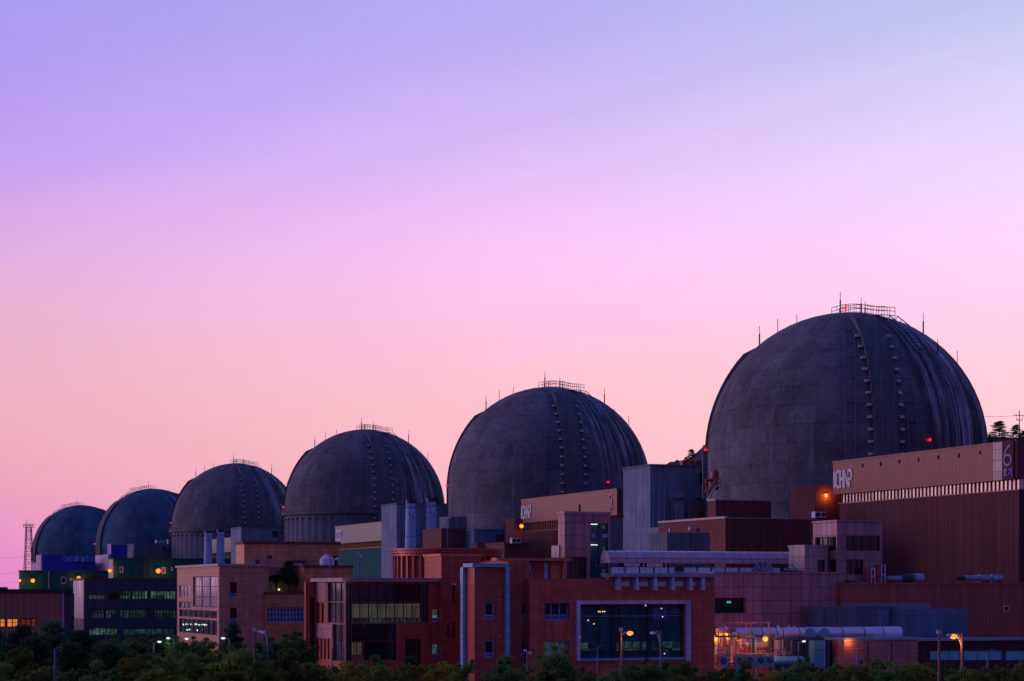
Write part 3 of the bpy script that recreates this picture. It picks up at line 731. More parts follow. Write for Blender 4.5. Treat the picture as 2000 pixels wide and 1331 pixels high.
b, ln = hall('small pale green hall end seen between the distant stacks and a concrete block', 405, 690, 46, 36.2, 31.8, 30.4, 'green_band', 'green', 'orange_door', 6)

# ------------------------------------------------------------------ concrete auxiliary buildings between the domes
b = Bld('auxiliary_building', 'tall concrete building with lit left flank between the two nearest domes', 'concrete building', 1270, 350, 'concrete blocks between the domes')
b.box('wall', 'conc', 1270, 1385, 910, None, side=1217, wins=((1366, 1384, 924, 946, 'dark'),), rec=0.6)
bm = bmesh.new(); x1 = b.fx(1385); zt = b.z(910); bx(bm, -0.15, x1 + 0.1, -0.15, b.sy(1217) + 0.1, zt + 0.003, zt + 0.3); obj('parapet', bm, 'conc_dark', b.root)
b.slab('lower_block', 'conc_dark', 1307, 1383, 977, 1075, out=1.6)
b.slab('lower_fin', 'conc', 1311, 1326, 984, 1075, out=2.0)
for p0, p1 in ((1311.5, 1331), (1356, 1375)):
    bm = bmesh.new(); xa, xb = b.fx(p0), b.fx(p1); z0, z1 = b.z(974), b.z(966); bx(bm, xa, xb, -1.1, 0, z0 + 0.25, z1); bx(bm, xa + 0.1, xb - 0.1, -0.8, 0, z0, z0 + 0.25); obj('air_intake', bm, 'steel_blue', b.root)
b.slab('doorway', 'orange_door', 1347, 1376, 997, 1020, out=1.9); b.slab('door', 'brown_dk', 1352, 1370, 1001, 1021, out=2.0)
bm = bmesh.new(); xa = b.fx(1296); tube(bm, [(xa, -0.3, b.z(1022)), (xa, -0.3, b.z(941)), (xa, 0.2, b.z(940))], 0.12, 6); obj('vent_pipe', bm, 'steel_blue', b.root)
b = Bld('auxiliary_building', 'low pale concrete block below the tall one, behind the covered bridge', 'concrete building', 1303, 322, 'concrete blocks between the domes')
b.box('wall', 'conc', 1303, 1400, 1029, None, side=1217)
for i, (p0, p1, y0) in enumerate(((1330, 1341.5, 902), (1346, 1354, 903), (1357.5, 1369, 902.5))):
    p = W((p0 + p1) / 2, 910, 357); wd = (p1 - p0) / F * 357; h = (911 - y0) / F * 357
    t = empty('roof_tank', ('red square tank, left one on the tall concrete roof', 'narrow red tank, middle one on the tall concrete roof', 'red square tank nearest the dome on the tall concrete roof')[i], 'tank', p, GA, 'red tanks on the concrete roof')
    bm = bmesh.new(); bx(bm, -wd / 2, wd / 2, -0.5, 0.7, 0.1, h); obj('body', bm, 'red_tank', t)
    bm = bmesh.new(); bx(bm, -wd / 2 - 0.05, wd / 2 + 0.05, -0.55, 0.75, h, h + 0.12); obj('lid', bm, 'red_tank', t)
p = W(1396, 941, 318); t = empty('red_vessel', 'dark red vessel at the foot of the nearest dome beside the yellow stair', 'vessel', p, GA)
bm = bmesh.new(); lathe(bm, [(0, -1.3), (0.62, -1.3), (0.62, 1.4), (0.45, 1.75), (0, 1.85)], 16); obj('body', bm, 'red_tank', t, True)
bm = bmesh.new(); tube(bm, [(-0.3, 0, 0.2), (-1.4, 0, 0.2), (-1.4, 0, -1.6)], 0.35, 8); obj('pipe', bm, 'red_tank', t)
# stair with yellow rail down to the brown roof
p0, p1, p2 = W(1408, 950, 312), W(1398, 950, 312), W(1382, 976, 312)
t = empty('outdoor_stair', 'sloping stair with yellow railing at the foot of the nearest dome', 'stair', p2)
bm = bmesh.new()
tube(bm, [p0 - p2, p1 - p2, Vector((0, 0, 0))], 0.16, 4); tube(bm, [p0 - p2 + Vector((0, 0.9, 0)), p1 - p2 + Vector((0, 0.9, 0)), Vector((0, 0.9, 0))], 0.16, 4)
obj('stringer', bm, 'white', t)
bm = bmesh.new(); up = Vector((0, 0, 1.1))
for yo in (0, 0.9):
    q = [p0 - p2 + Vector((0, yo, 0)), p1 - p2 + Vector((0, yo, 0)), Vector((0, yo, 0))]
    for f_ in (0.55, 1.1): tube(bm, [k + Vector((0, 0, f_)) for k in q], 0.06, 4)
    for i in range(8):
        f_ = i / 7; k = q[1].lerp(q[2], f_); tube(bm, [k, k + up], 0.05, 4)
    for k in (q[0], q[0].lerp(q[1], 0.5)): tube(bm, [k, k + up], 0.05, 4)
obj('railing', bm, 'rail_y', t)
b = Bld('auxiliary_building', 'tall concrete block behind the pair of large stacks', 'concrete building', 775, 470, 'concrete blocks between the domes')
b.box('wall', 'conc', 775, 872, 985, None, side=745, wins=((789, 799, 1040, 1052, 'dark'),), cap=0.15, capmat='conc_dark')
b.slab('panel', 'conc_dark', 868, 906, 1008, 1040, out=0.4, dep=8)
b = Bld('auxiliary_building', 'distant concrete block between the smaller stacks and the ledged dome', 'concrete building', 471, 604, 'concrete blocks between the domes')
b.box('wall', 'conc', 471, 546, 1031, None, side=451, wins=((532, 543, 1037, 1050, 'dark'),), cap=0.15, capmat='conc_dark')
b.slab('ledge', 'conc_dark', 546, 560, 1045, 1066, out=0.3, dep=6)
b = Bld('auxiliary_building', 'farthest concrete block beside the bright blue siding box', 'concrete building', 262, 735, 'concrete blocks between the domes')
b.box('wall', 'conc_dark', 262, 420, 1064, None, side=249, cap=0.15, capmat='conc_dark')
b.slab('duct', 'steel_blue', 306, 324, 1055, 1061, out=-0.5, dep=3); b.slab('box', 'blue_equip', 324, 331, 1068, 1074, out=1.0); b.slab('base', 'dark', 316, 323, 1068, 1074, out=0.8)
b.slab('louvre', 'steel_blue', 329, 336, 1054, 1064, out=-0.5, dep=3)
# concrete stacks
def stack(label, px, d, y0, r0, r1, group):
    t = empty('exhaust_stack', label, 'stack', ((px - CX) / F * d, d, GZ), 0.15, group)
    h = (HY - y0) / F * d - GZ; r_ = lambda z: r0 + (r1 - r0) * z / h
    bm = bmesh.new(); lathe(bm, [(r0, 0)] + [(r_(h * i / 12), h * i / 12) for i in range(1, 12)] + [(r1, h - 0.7)], 28); obj('shaft', bm, 'stack', t, True)
    bm = bmesh.new(); lathe(bm, [(r1, h - 0.7), (r1 + 0.10, h - 0.7), (r1 + 0.10, h), (r1 - 0.15, h), (r1 - 0.15, h - 0.6)], 28); obj('rim', bm, 'dark', t)
    bm = bmesh.new()
    for k in range(10): a = R(36 * k + 10); z = h - 1.6; rr = r_(z); bx(bm, rr * math.sin(a) - 0.09, rr * math.sin(a) + 0.09, -rr * math.cos(a) - 0.09, -rr * math.cos(a) + 0.09, z - 0.2, z + 0.2)
    for k, zz in ((0, h - 3.0), (1, h - 3.6)): a = R(-20 + 45 * k); rr = r_(zz); bx(bm, rr * math.sin(a) - 0.10, rr * math.sin(a) + 0.10, -rr * math.cos(a) - 0.1, -rr * math.cos(a) + 0.1, zz - 0.25, zz + 0.25)
    obj('fitting', bm, 'dark', t)
    bm = bmesh.new()
    for z in (h * 0.55, h * 0.68, h * 0.8): lathe(bm, [(r_(z) + 0.02, z - 0.04), (r_(z) + 0.05, z), (r_(z) + 0.02, z + 0.04)], 28)
    obj('joint_ring', bm, 'conc_dark', t)
MT['stack'] = concrete('stack_concrete', (0.50, 0.66, 0.98), 0.45, 3.2)
stack('large tapering concrete stack, left of the near pair', 802, 440, 977, 1.75, 1.02, 'near pair of stacks')
stack('large tapering concrete stack, right of the near pair', 842.5, 440, 974, 1.75, 1.02, 'near pair of stacks')
stack('small distant stack, left of the far pair above the tan building', 406.5, 640, 1037, 2.05, 1.10, 'far pair of stacks')
stack('small distant stack, right of the far pair above the tan building', 430.5, 640, 1035, 2.05, 1.10, 'far pair of stacks')

# ------------------------------------------------------------------ units 1 and 2 surroundings, far left
b = Bld('low_hall', 'long low green hall under the farthest dome', 'hall', 41, 700)
b.box('wall', 'green', 41, 222, 1116, None, side=37, wins=((119, 130, 1127, 1141, 'glass', 1, 1, 'lilac', 0.4), (52, 58, 1127, 1138, 'dark'), (176, 191, 1126, 1134, 'dark'), (136, 142, 1129, 1134, 'glass', 1, 1, 'lilac', 0.3)), cap=0.25, capmat='green')
b.slab('downpipe', 'steel_blue', 94, 96, 1116, 1150, out=0.4)
b = Bld('low_hall', 'taller green hall with white framed windows behind the dark office', 'hall', 222, 640)
b.box('wall', 'green', 222, 462, 1092, None, side=213, wins=((233, 241, 1106, 1119, 'glass', 1, 1, 'frame_pale', 0.35), (315, 324, 1108, 1121, 'red_tank', 1, 1, 'frame_pale', 0.4), (333, 338, 1108, 1115, 'glass', 1, 1, 'frame_pale', 0.3), (372, 398, 1106, 1114, 'glass', 3, 1, 'frame_pale', 0.3)), cap=0.25, capmat='green')
b.slab('downpipe', 'brown_dk', 280, 282, 1092, 1137, out=0.3)
b.sslab('corner_panel', 'lilac', 213.5, 221.5, 1093, 1137, out=0.3)
b = Bld('service_block', 'bright blue siding block stepping down below the farthest dome', 'blue block', 82, 735)
b.box('wall', 'blue', 82, 187, 1099, None, side=63, cap=0.15, capmat='blue')
b.box('stair_block', 'blue', 82, 120, 1085, None, dep=14, y=-0.3, cap=0.15, capmat='blue')
b.sslab('flank', 'lilac', 62, 81.5, 1102, 1117, x=0, out=0.25); b.sslab('flank', 'lilac', 72, 81.5, 1086, 1102, x=0, out=0.25)
for p0, p1 in ((122, 132), (134, 146), (149, 160), (163, 183)):
    t = Bld('cooling_unit', 'bright blue cooling unit number in the row on the blue block roof', 'cooling unit', p0, 738, 'blue cooling units on the roof', z=(HY - 1099) / F * 738)
    t.root['label'] = {122: 'bright blue cooling unit next to the stepped tower of the blue block', 134: 'bright blue cooling unit, second along the blue block roof', 149: 'bright blue cooling unit, third along the blue block roof', 163: 'widest bright blue cooling unit at the right end of the blue roof'}[p0]
    w_ = t.fx(p1); bm = bmesh.new(); bx(bm, 0, w_, 0, 2.4, 0.3, 1.9); obj('casing', bm, 'blue_equip', t.root)
    bm = bmesh.new(); bx(bm, 0.1, 0.3, 0.1, 2.2, 0, 0.3); bx(bm, w_ - 0.3, w_ - 0.1, 0.1, 2.2, 0, 0.3); obj('skid', bm, 'dark', t.root)
    bm = bmesh.new(); tube(bm, [(w_ / 2, 1.2, 1.9), (w_ / 2, 1.2, 2.25)], 0.6, 12); obj('fan_ring', bm, 'blue_equip', t.root)
b = Bld('service_block', 'taller bright blue siding box in front of the fifth dome', 'blue block', 217, 728)
b.box('wall', 'blue', 217, 249, 1064, None, side=210, cap=0.15, capmat='lilac')
b.box('flank_block', 'lilac', 211, 217, 1083, None, side=186, y=-0.4)
# dark glazed office
b = Bld('office_building', 'dark glazed office block with greenish lit windows at left', 'office', 165, 325)
W1 = [(173, 206, 1162, 1170, 'lit_yellow', 4, 0, 'dark', 0.12), (211, 232, 1158, 1171, 'glass', 2, 0), (234, 256, 1154, 1171, 'lit_green', 4, 1, 'dark', 0.12), (258, 289, 1154, 1171, 'lit_green', 5, 1, 'dark', 0.12), (294, 344, 1154, 1171, 'lit_green', 8, 1, 'dark', 0.12)]
W2 = [(173, 204, 1191, 1207, 'lit_green_dim', 5, 0, 'dark', 0.12), (206, 229, 1191, 1207, 'lit_green_dim', 4, 0, 'dark', 0.12), (234, 290, 1191, 1207, 'lit_green_dim', 9, 0, 'dark', 0.12), (294, 344, 1191, 1207, 'lit_green_dim', 8, 0, 'dark', 0.12)]
W3 = [(173, 230, 1226, 1240, 'lit_green', 8, 0, 'dark', 0.12), (240, 340, 1228, 1240, 'lit_green_dim', 9, 0, 'dark', 0.12)]
b.box('wall', 'office', 165, 349, 1133, None, side=144, wins=W1 + W2 + W3, rec=0.25, cap=0.12, capmat='brown_dk')
b.sslab('glass_flank', 'mirror', 145, 164.5, 1135, 1208, out=0.12); b.sslab('glass_flank', 'glass_blue', 145, 164.5, 1208, 1240, out=0.12)
b = Bld('warehouse', 'plain brown warehouse with an orange lit bay at the left edge', 'warehouse', -60, 300)
b.box('wall', 'warehouse', -60, 122, 1158, None, dep=14, wins=((-10, 11, 1208, 1224, 'lit_orange', 2, 0, 'dark', 0.15), (13, 36, 1208, 1224, 'lit_orange', 2, 0, 'dark', 0.15), (40, 72, 1208, 1224, 'lit_red', 3, 0, 'dark', 0.15)))
b.slab('fascia', 'dark', -60, 143, 1151, 1159, out=0.25, dep=14)
b.slab('corner_trim', 'lilac', 122, 125, 1159, 1240, out=0.1); b.slab('annex', 'office', 125, 146, 1159, 1260, out=-0.5, dep=12)
for px_ in (3, 12): b.slab('roof_vent', 'dark', px_, px_ + 8, 1147, 1151, out=-3, dep=5)
# ------------------------------------------------------------------ brown blocks at the foot of the nearest domes
b = Bld('service_block', 'dark brown siding block with a pink lit edge below the nearest dome', 'brown block', 1398, 296)
b.box('wall', 'brown_dk', 1398, 1506, 978, None, side=1382); bm = bmesh.new(); x1 = b.fx(1506); y1 = b.sy(1382); zt = b.z(978); bx(bm, -0.12, 0.35, -0.12, y1, zt + 0.003, zt + 0.25); bx(bm, 0.35, x1 + 0.1, -0.1, 0.25, zt + 0.003, zt + 0.2); obj('parapet', bm, 'pink_lite', b.root)
b = Bld('service_block', 'wide dark brown block with sloping lit parapet behind the covered bridge', 'brown block', 1417, 284)
b.box('wall', 'brown_dk', 1417, 1592, 1013, None, side=1287); bm = bmesh.new(); x1 = b.fx(1592); y1 = b.sy(1287); zt = b.z(1013); bx(bm, -0.15, 0.4, -0.15, y1 + 0.1, zt + 0.003, zt + 0.3); bx(bm, 0.4, x1, -0.1, 0.3, zt + 0.003, zt + 0.12); obj('parapet', bm, 'pink_lite', b.root)
b.sslab('downpipe', 'steel_blue', 1308, 1310, 1031, 1045, x=0, out=0.15)
bm = bmesh.new(); q = b.sy(1360); bmesh.ops.create_icosphere(bm, subdivisions=2, radius=0.4, matrix=Matrix.Translation((-0.9, q, b.z(1034, 0, q)))); tube(bm, [(0, q, b.z(1034, 0, q)), (-0.7, q, b.z(1034, 0, q))], 0.15, 6); obj('camera_dome', bm, 'white', b.root)
b = Bld('service_block', 'dark bluish concrete block under the sloping brown parapet', 'concrete block', 1303, 270)
b.box('wall', 'conc_dark', 1303, 1386, 1040, None, dep=6)
b = Bld('service_block', 'reddish brown block with an orange lamp left of the lettered brown hall', 'brown block', 1592, 312)
b.box('wall', 'brown', 1592, 1642, 948, None, dep=8)
b = Bld('service_block', 'dark brown flat block in front of the second dome, left one', 'brown block', 862, 405)
b.box('wall', 'brown_dk', 862, 927, 1035, None, dep=12, cap=0.1)
b = Bld('service_block', 'bluish flat block in front of the second dome beside the dark brown one', 'blue grey block', 926, 402)
b.box('wall', 'conc_blue', 926, 986, 1036, None, dep=10, cap=0.1, capmat='conc_blue'); b.slab('lattice_panel', 'dark', 970, 984, 1045, 1063, out=0.3); b.slab('roof_edge', 'brown_dk', 925, 990, 1061, 1075, out=2.2)
b = Bld('service_block', 'near black brown block with an air conditioner on it, left of the pink tower', 'brown block', 985, 330)
b.box('wall', 'brown_dk', 985, 1037, 1063, None, dep=9, cap=0.1)
b = Bld('service_block', 'narrow reddish brown column block carrying a lamp at the end of the lettered hall', 'brown block', 1005, 395)
b.box('wall', 'brown', 1005, 1022, 1014, None, dep=5)
b = Bld('service_block', 'low grey concrete block at the foot of the second dome', 'concrete block', 876, 425)
b.box('wall', 'conc_dark', 876, 912, 1009, None, dep=6)
# package air conditioners
def aircon(label, px, py, d, wd, ht, dp=1.0, fans=2):
    t = empty('air_conditioner', label, 'air conditioner', W(px, py, d), GA, 'outdoor air conditioning units')
    bm = bmesh.new(); bx(bm, 0, wd, 0, dp, 0.12, ht); obj('casing', bm, 'white', t)
    bm = bmesh.new(); bx(bm, 0.05, wd - 0.05, 0.05, dp - 0.05, 0, 0.12); obj('skid', bm, 'dark', t)
    for i in range(fans):
        w_ = wd / fans; bm = bmesh.new(); bx(bm, i * w_ + 0.12, (i + 1) * w_ - 0.08, -0.04, 0.0, 0.3, ht - 0.15); obj('grille', bm, 'dark', t)
    return t
aircon('pale air conditioner on the dark roof near the second dome', 1000, 1063, 329, 1.5, 1.0)
aircon('pale air conditioner below the lamp by the lettered brown hall', 1592, 1013, 283, 1.75, 0.95)
# caged yellow ladder by the brown block
t = empty('caged_ladder', 'yellow caged ladder climbing the dark brown block by the covered bridge', 'ladder', W(1584, 1060, 278), GA)
bm = bmesh.new(); h = 45 / F * 278
for x in (0, 0.55, 1.1): tube(bm, [(x, 0, 0), (x, 0, h)], 0.05, 4)
for i in range(12): z = h * i / 11; tube(bm, [(0, 0, z), (0.55, -0.35, z), (1.1, 0, z)], 0.04, 4)
obj('cage', bm, 'rail_y', t)
t = empty('floodlight', 'slanted pale lamp arm on a thin mast left of the second dome', 'floodlight', W(873.5, 1068, 300))
bm = bmesh.new(); tube(bm, [(0, 0, 0), (0, 0, 4.4)], 0.05, 5); obj('mast', bm, 'steel_blue', t)
bm = bmesh.new(); tube(bm, [(-1.0, 0, 2.6), (0.0, 0, 4.2)], 0.07, 5); obj('arm', bm, 'frame_pale', t)
bm = bmesh.new(); bx(bm, 0.0, 0.6, -0.15, 0.15, 4.15, 4.35); obj('head', bm, 'frame_pale', t)

# ------------------------------------------------------------------ tan building
b = Bld('tan_building', 'tan panelled building with a tall mirror glazed flank and roof water tank', 'tan building', 428, 256)
GW = ('mirror', 4, 3, 'tan', 0.12)
b.box('wall', 'tan', 428, 525, 1106, None, side=346, wins=((449.5, 462.5, 1138, 1167, 'glass', 1, 1, 'dark', 0.1, 0.28), (449.5, 462.5, 1188, 1217, 'glass', 1, 1, 'dark', 0.1, 0.28)),
      swins=((350, 371, 1143, 1167, 'mirror', 3, 1, 'tan', 0.09), (377, 424, 1126, 1186, 'mirror', 3, 3, 'dark', 0.10), (350, 375, 1176, 1188, 'mirror', 3, 0, 'dark', 0.08), (350, 424, 1192, 1206, 'glass_blue', 7, 0, 'dark', 0.09), (350, 424, 1210, 1238, 'glass_blue', 8, 1, 'dark', 0.09)), rec=0.25, cap=0.22, capmat='pink_lite')
bm = bmesh.new(); rr_ = random.Random(4)
for i in range(26):
    yy = b.sy(353 + rr_.random() * 48); bmesh.ops.create_icosphere(bm, subdivisions=1, radius=rr_.uniform(0.05, 0.11), matrix=Matrix.Translation((0.17, yy, b.z((1220, 1220, 1221, 1231)[i % 4] + rr_.uniform(-1, 1), 0, yy))))
obj('ceiling_lamp', bm, 'canteen_spot', b.root)
b.box('terrace_wall', 'tan', 524, 597, 1109, None, y=5.0, dep=6)
b.box('low_wing', 'tan_up', 519, 603, 1161, None, y=-0.6, dep=7, wins=((521, 599, 1187, 1216, 'glass_blue', 12, 3, 'sash', 0.10),), rec=0.25, cap=0.12)
b.box('right_wing', 'tan_up', 594, 688, 1109, None, y=0.3, dep=12, cap=0.12)
b.box('upper_storey', 'tan_up', 477, 561, 1062.5, 1112, y=6.0, dep=9, side=461, wins=((497.5, 509, 1092, 1105, 'glass', 1, 1, 'sash'), (521, 532, 1085, 1092, 'glass')), rec=0.2, cap=0.2)
b.box('upper_storey', 'tan_up', 561, 662, 1062.5, 1112, y=6.9, dep=8, wins=((571, 594, 1099, 1111, 'pale_window', 2, 0, 'sash'), (648, 659, 1086, 1111, 'glass')), rec=0.2, cap=0.2)
b.slab('door_canopy', 'brown_dk', 568, 598, 1095, 1097.5, y=6.9, out=0.8)
bm = bmesh.new()
for i in range(9): x = b.fx(482 + 7 * i, 4.0); bx(bm, x, x + 0.30 + 0.12 * (i % 3), 3.6, 4.6, b.z(1108, x, 4), b.z(1108, x, 4) + 0.22 + 0.1 * (i % 2))
obj('roof_unit', bm, 'steel_blue', b.root)
t = empty('water_tank', 'white shouldered water tank on the tan building roof', 'water tank', W(638.5, 1109, 262), GA)
bm = bmesh.new(); k = 262 / F; lathe(bm, [(0, 0.1), (13.5 * k, 0.1), (14.5 * k, 0.5), (14.5 * k, 16 * k), (11 * k, 20 * k), (6 * k, 23.5 * k), (0, 24.5 * k)], 24); obj('shell', bm, 'pale_panel', t, False)
bm = bmesh.new(); lathe(bm, [(0, 24 * k), (3 * k, 24 * k), (3 * k, 27 * k), (0, 27 * k)], 12); obj('hatch', bm, 'white', t)
bm = bmesh.new()
for a in range(0, 360, 45): bx(bm, 12 * k * math.cos(R(a)) - 0.1, 12 * k * math.cos(R(a)) + 0.1, 12 * k * math.sin(R(a)) - 0.1, 12 * k * math.sin(R(a)) + 0.1, 0, 0.12)
obj('foot', bm, 'dark', t)

# ------------------------------------------------------------------ glass office with a curved roof edge
b = Bld('glass_office', 'dark glass fronted red office with yellow lit blind slats upstairs', 'office', 675, 222)
b.box('wall', 'red', 675, 862, 1136, None, side=617, rec=0.35,
      wins=((676.5, 686, 1140, 1290, 'glass_teal', 1, 4, 'dark'), (687, 823, 1140, 1177, 'glass', 8, 1, 'dark', 0.06), (687, 823, 1178, 1207, 'lit_yellow', 8, 0, 'dark', 0.10), (687, 823, 1207.6, 1216, 'lit_green_dim', 16, 0, 'dark', 0.05), (824, 837, 1140, 1216, 'glass', 1, 2, 'dark', 0.06),
            (687, 774, 1219, 1253, 'glass', 5, 1, 'dark', 0.06), (687, 709, 1254, 1279, 'lit_yellow', 2, 0, 'dark', 0.08), (710, 774, 1254, 1290, 'glass', 4, 1, 'dark', 0.06), (791, 822, 1249, 1300, 'glass', 2, 1, 'dark', 0.06), (844, 857, 1189, 1215, 'lit_green', 1, 0, 'dark', 0.08, 0.3), (844, 857, 1258, 1286, 'lit_green', 1, 0, 'dark', 0.08, 0.3)),
      swins=((640, 673, 1138, 1176, 'glass_blue', 3, 1, 'dark', 0.08), (640, 673, 1177, 1217, 'glass_blue', 3, 1, 'dark', 0.08), (650, 673, 1220, 1292, 'glass_blue', 2, 2, 'dark', 0.08), (619.5, 624, 1178, 1217, 'dark'), (628, 632.5, 1178, 1217, 'dark'), (619, 622.5, 1248, 1288, 'dark'), (626, 629.5, 1248, 1288, 'dark'), (633, 636.5, 1248, 1288, 'dark'), (640, 643.5, 1248, 1288, 'dark')))
yf = b.sy(617)
b.sslab('flank_panel', 'pink', 617, 637, 1137, 1176, x=0, out=0.06); b.sslab('flank_panel', 'pink', 617, 648.5, 1219, 1246, x=0, out=0.06)
b.box('wing', 'red', 597, 619, 1137, None, y=yf - 0.2, dep=0.6, wins=((605.5, 615, 1168, 1285, 'glass', 1, 5, 'dark', 0.08),))
bm = bmesh.new(); zt = b.z(1136) + 0.004; x1 = b.fx(862); n = 10      # roof slab with a rounded nose at the corner
out = [(x1, -0.5), (1.5, -0.5)] + [(1.5 - 2.0 * math.sin(R(a)), 1.5 - 2.0 * math.cos(R(a))) for a in range(9, 90, 9)] + [(-0.5, 1.5), (-0.5, yf + 0.6), (x1, yf + 0.6)]
lo = [bm.verts.new((x, y, zt)) for x, y in out]; hi = [bm.verts.new((x, y, zt + 0.38)) for x, y in out]
bm.faces.new(hi); bm.faces.new(lo[::-1])
for i in range(len(out)): bm.faces.new((lo[i], lo[(i + 1) % len(out)], hi[(i + 1) % len(out)], hi[i]))
obj('roof_slab', bm, 'pink_lite', b.root)
b.box('back_wall', 'red', 862, 940, 1087, None, y=-0.8, dep=6, cap=0.12, capmat='red_orange')
for px_, y0, y1 in ((884, 1143, 1176), (884, 1215, 1248), (873, 1220, 1246)): b.slab('recess_pipe', 'dark', px_, px_ + 3, y0, y1, y=-0.8, out=0.2)
b.slab('wall_lamp', 'white', 881, 888, 1140, 1143, y=-0.8, out=0.5)
# curved pavilion above it
c0 = W(873, 1150, 246); t = empty('curved_pavilion', 'round red pavilion with three stacked cornice rings above the glass office', 'pavilion', (c0.x, c0.y, GZ), 0)
zc = lambda py: (HY - py) / F * 241 - GZ
bm = bmesh.new(); lathe(bm, [(0, 16), (6.15, 16), (6.15, zc(1072)), (0, zc(1072))], 64); obj('drum_wall', bm, 'red', t)
for i, (a, e) in enumerate(((1071, 1075.5), (1076.5, 1080.5), (1081.5, 1086))):
    rr = 6.85 - 0.12 * i; bm = bmesh.new(); lathe(bm, [(5.9, zc(e)), (rr, zc(e)), (rr, zc(a)), (5.9, zc(a))], 64); obj('cornice_ring', bm, 'red', t)
fin = None
for k in range(40):
    a = 9.0 * k
    if fin is None: bm = bmesh.new(); bx(bm, -0.14, 0.14, -6.5, -6.1, 16, zc(1086.5)); fin = q = obj('fin', bm, 'red', t)
    else: q = fin.copy(); COL.objects.link(q); q.parent = t
    q.rotation_euler = (0, 0, R(a))
# ------------------------------------------------------------------ framed red block
b = Bld('framed_block', 'red block edged by a pale blue frame, two windows one above the other', 'red block', 927, 211)
LW = ('glass', 1, 1, 'frame_blue', 0.12, 0.28)
b.box('wall', 'red', 927, 986, 1107, None, side=908, rec=0.3, wins=((946.5, 965, 1177, 1211) + LW, (946.5, 965, 1251, 1285) + LW))
b.box('frame_top', 'frame_blue', 927, 993.5, 1100.5, 1107.5, y=-0.35, side=904, x0=-0.35)
b.slab('frame_side', 'frame_blue', 985, 993.5, 1107.6, 1345, out=0.35, dep=6)
bm = bmesh.new(); y_ = b.sy(908); bx(bm, -0.42, 0.0, y_ - 0.6, y_ + 0.3, 0, b.z(1108)); obj('frame_edge', bm, 'frame_blue', b.root)
for px_, py_ in ((972, 1171), (972, 1243)): b.slab('wall_light', 'white', px_, px_ + 3, py_, py_ + 2, out=0.2)
# ------------------------------------------------------------------ main red building
b = Bld('red_building', 'main red panelled building with a huge pale framed window', 'red building', 1033, 215)
b.box('wall', 'red_big', 1033, 1395, 1131, None, dep=9, rec=0.7, wins=((1064, 1112, 1178, 1212, 'glass', 3, 0, 'sash', 0.12, 0.32), (1064, 1112, 1252, 1290, 'lit_green_dim', 3, 0, 'sash', 0.12), (1131, 1337, 1181, 1291, 'glass_teal', 5, 0, 'dark', 0.22)))
b.slab('window_frame', 'frame_pale', 1124, 1346, 1173.5, 1180.5, out=0.45); b.slab('window_frame', 'frame_pale', 1124, 1130.6, 1180.6, 1291, out=0.45); b.slab('window_frame', 'frame_pale', 1337.4, 1346, 1180.6, 1291, out=0.45)
b.slab('window_frame', 'frame_blue', 1131, 1337, 1286, 1291, out=0.45)
ins = []
for a, c_, y0, y1, m_ in ((1131, 1337, 1203.5, 1204.5, 'sash'), (1131, 1337, 1273, 1275, 'dark'), (1194, 1202, 1181, 1286, 'dark'), (1263, 1272, 1181, 1286, 'dark')): b.slab('transom', m_, a, c_, y0, y1, y=0.5, out=0.05)
for a, c_, y0, y1, m_ in ((1133, 1160, 1256, 1271, 'lit_green_dim'), (1204, 1262, 1254, 1271, 'lit_green_dim'), (1274, 1335, 1254, 1271, 'lit_green_dim')): b.slab('lit_interior', m_, a, c_, y0, y1, y=0.6, out=0.0, dep=0.04)
for a, c_, y0, y1 in ((1276, 1303, 1187, 1211), (1284, 1303, 1183, 1187), (1308, 1335, 1193, 1199), (1314, 1335, 1189, 1193)): b.slab('blind', 'pole_blue', a, c_, y0, y1, y=0.6, out=0.0, dep=0.03)  # stepped blue panels painted in place of reflections on the pane
for a, c_, y0, y1 in ((1133, 1192, 1216, 1217.5), (1204, 1262, 1216, 1217.5), (1274, 1335, 1216, 1217.5), (1133, 1335, 1231, 1232)): b.slab('floor_edge', 'steel_teal_dk', a, c_, y0, y1, y=0.6, out=0.0, dep=0.03)
bm = bmesh.new()
for px_, py_ in ((1169, 1195), (1172, 1195.3), (1177, 1195), (1181, 1194.8), (1149, 1212), (1160, 1219), (1261, 1183), (1133, 1245), (1266, 1261), (1292, 1189), (1294, 1205), (1303, 1272), (1298, 1277)):
    x = b.fx(px_, 0.55); bmesh.ops.create_icosphere(bm, subdivisions=1, radius=0.07, matrix=Matrix.Translation((x, 0.55, b.z(py_, x, 0.55))))
obj('ceiling_lamp', bm, 'warm_spot', b.root)
b.box('raised_end', 'red_orange', 1190, 1395, 1126, 1131.2, y=0.02, dep=1.2)
b.slab('roof_band', 'pink', 1190, 1387, 1128, 1146, out=0.05)
for p0, p1 in ((1205, 1229), (1241, 1264), (1277, 1299), (1312, 1333), (1347, 1357)): b.slab('band_window', 'pale_panel', p0, p1, 1136.5, 1145.5, out=0.14); b.slab('band_panel', 'red_orange', p0, p1, 1129, 1135, out=0.14)
b.slab('eave_slab', 'steel_blue', 1189, 1403, 1120, 1127, out=1.0, dep=2.0)
for px_ in (1203, 1238, 1274, 1308, 1343, 1367):
    bm = bmesh.new(); xa = b.fx(px_ - 2); xb = b.fx(px_ + 2.5); bx(bm, xa, xb, -0.9, -0.06, b.z(1148), b.z(1127.5)); bx(bm, xa - 0.03, xb + 0.03, -1.0, -0.06, b.z(1153), b.z(1148)); obj('bracket', bm, 'frame_pale', b.root)
b.box('left_bay', 'red', 993, 1034, 1096, None, y=1.2, dep=9, wins=((1018, 1032, 1178, 1212) + LW, (1018, 1032, 1251, 1286) + LW), rec=0.3)
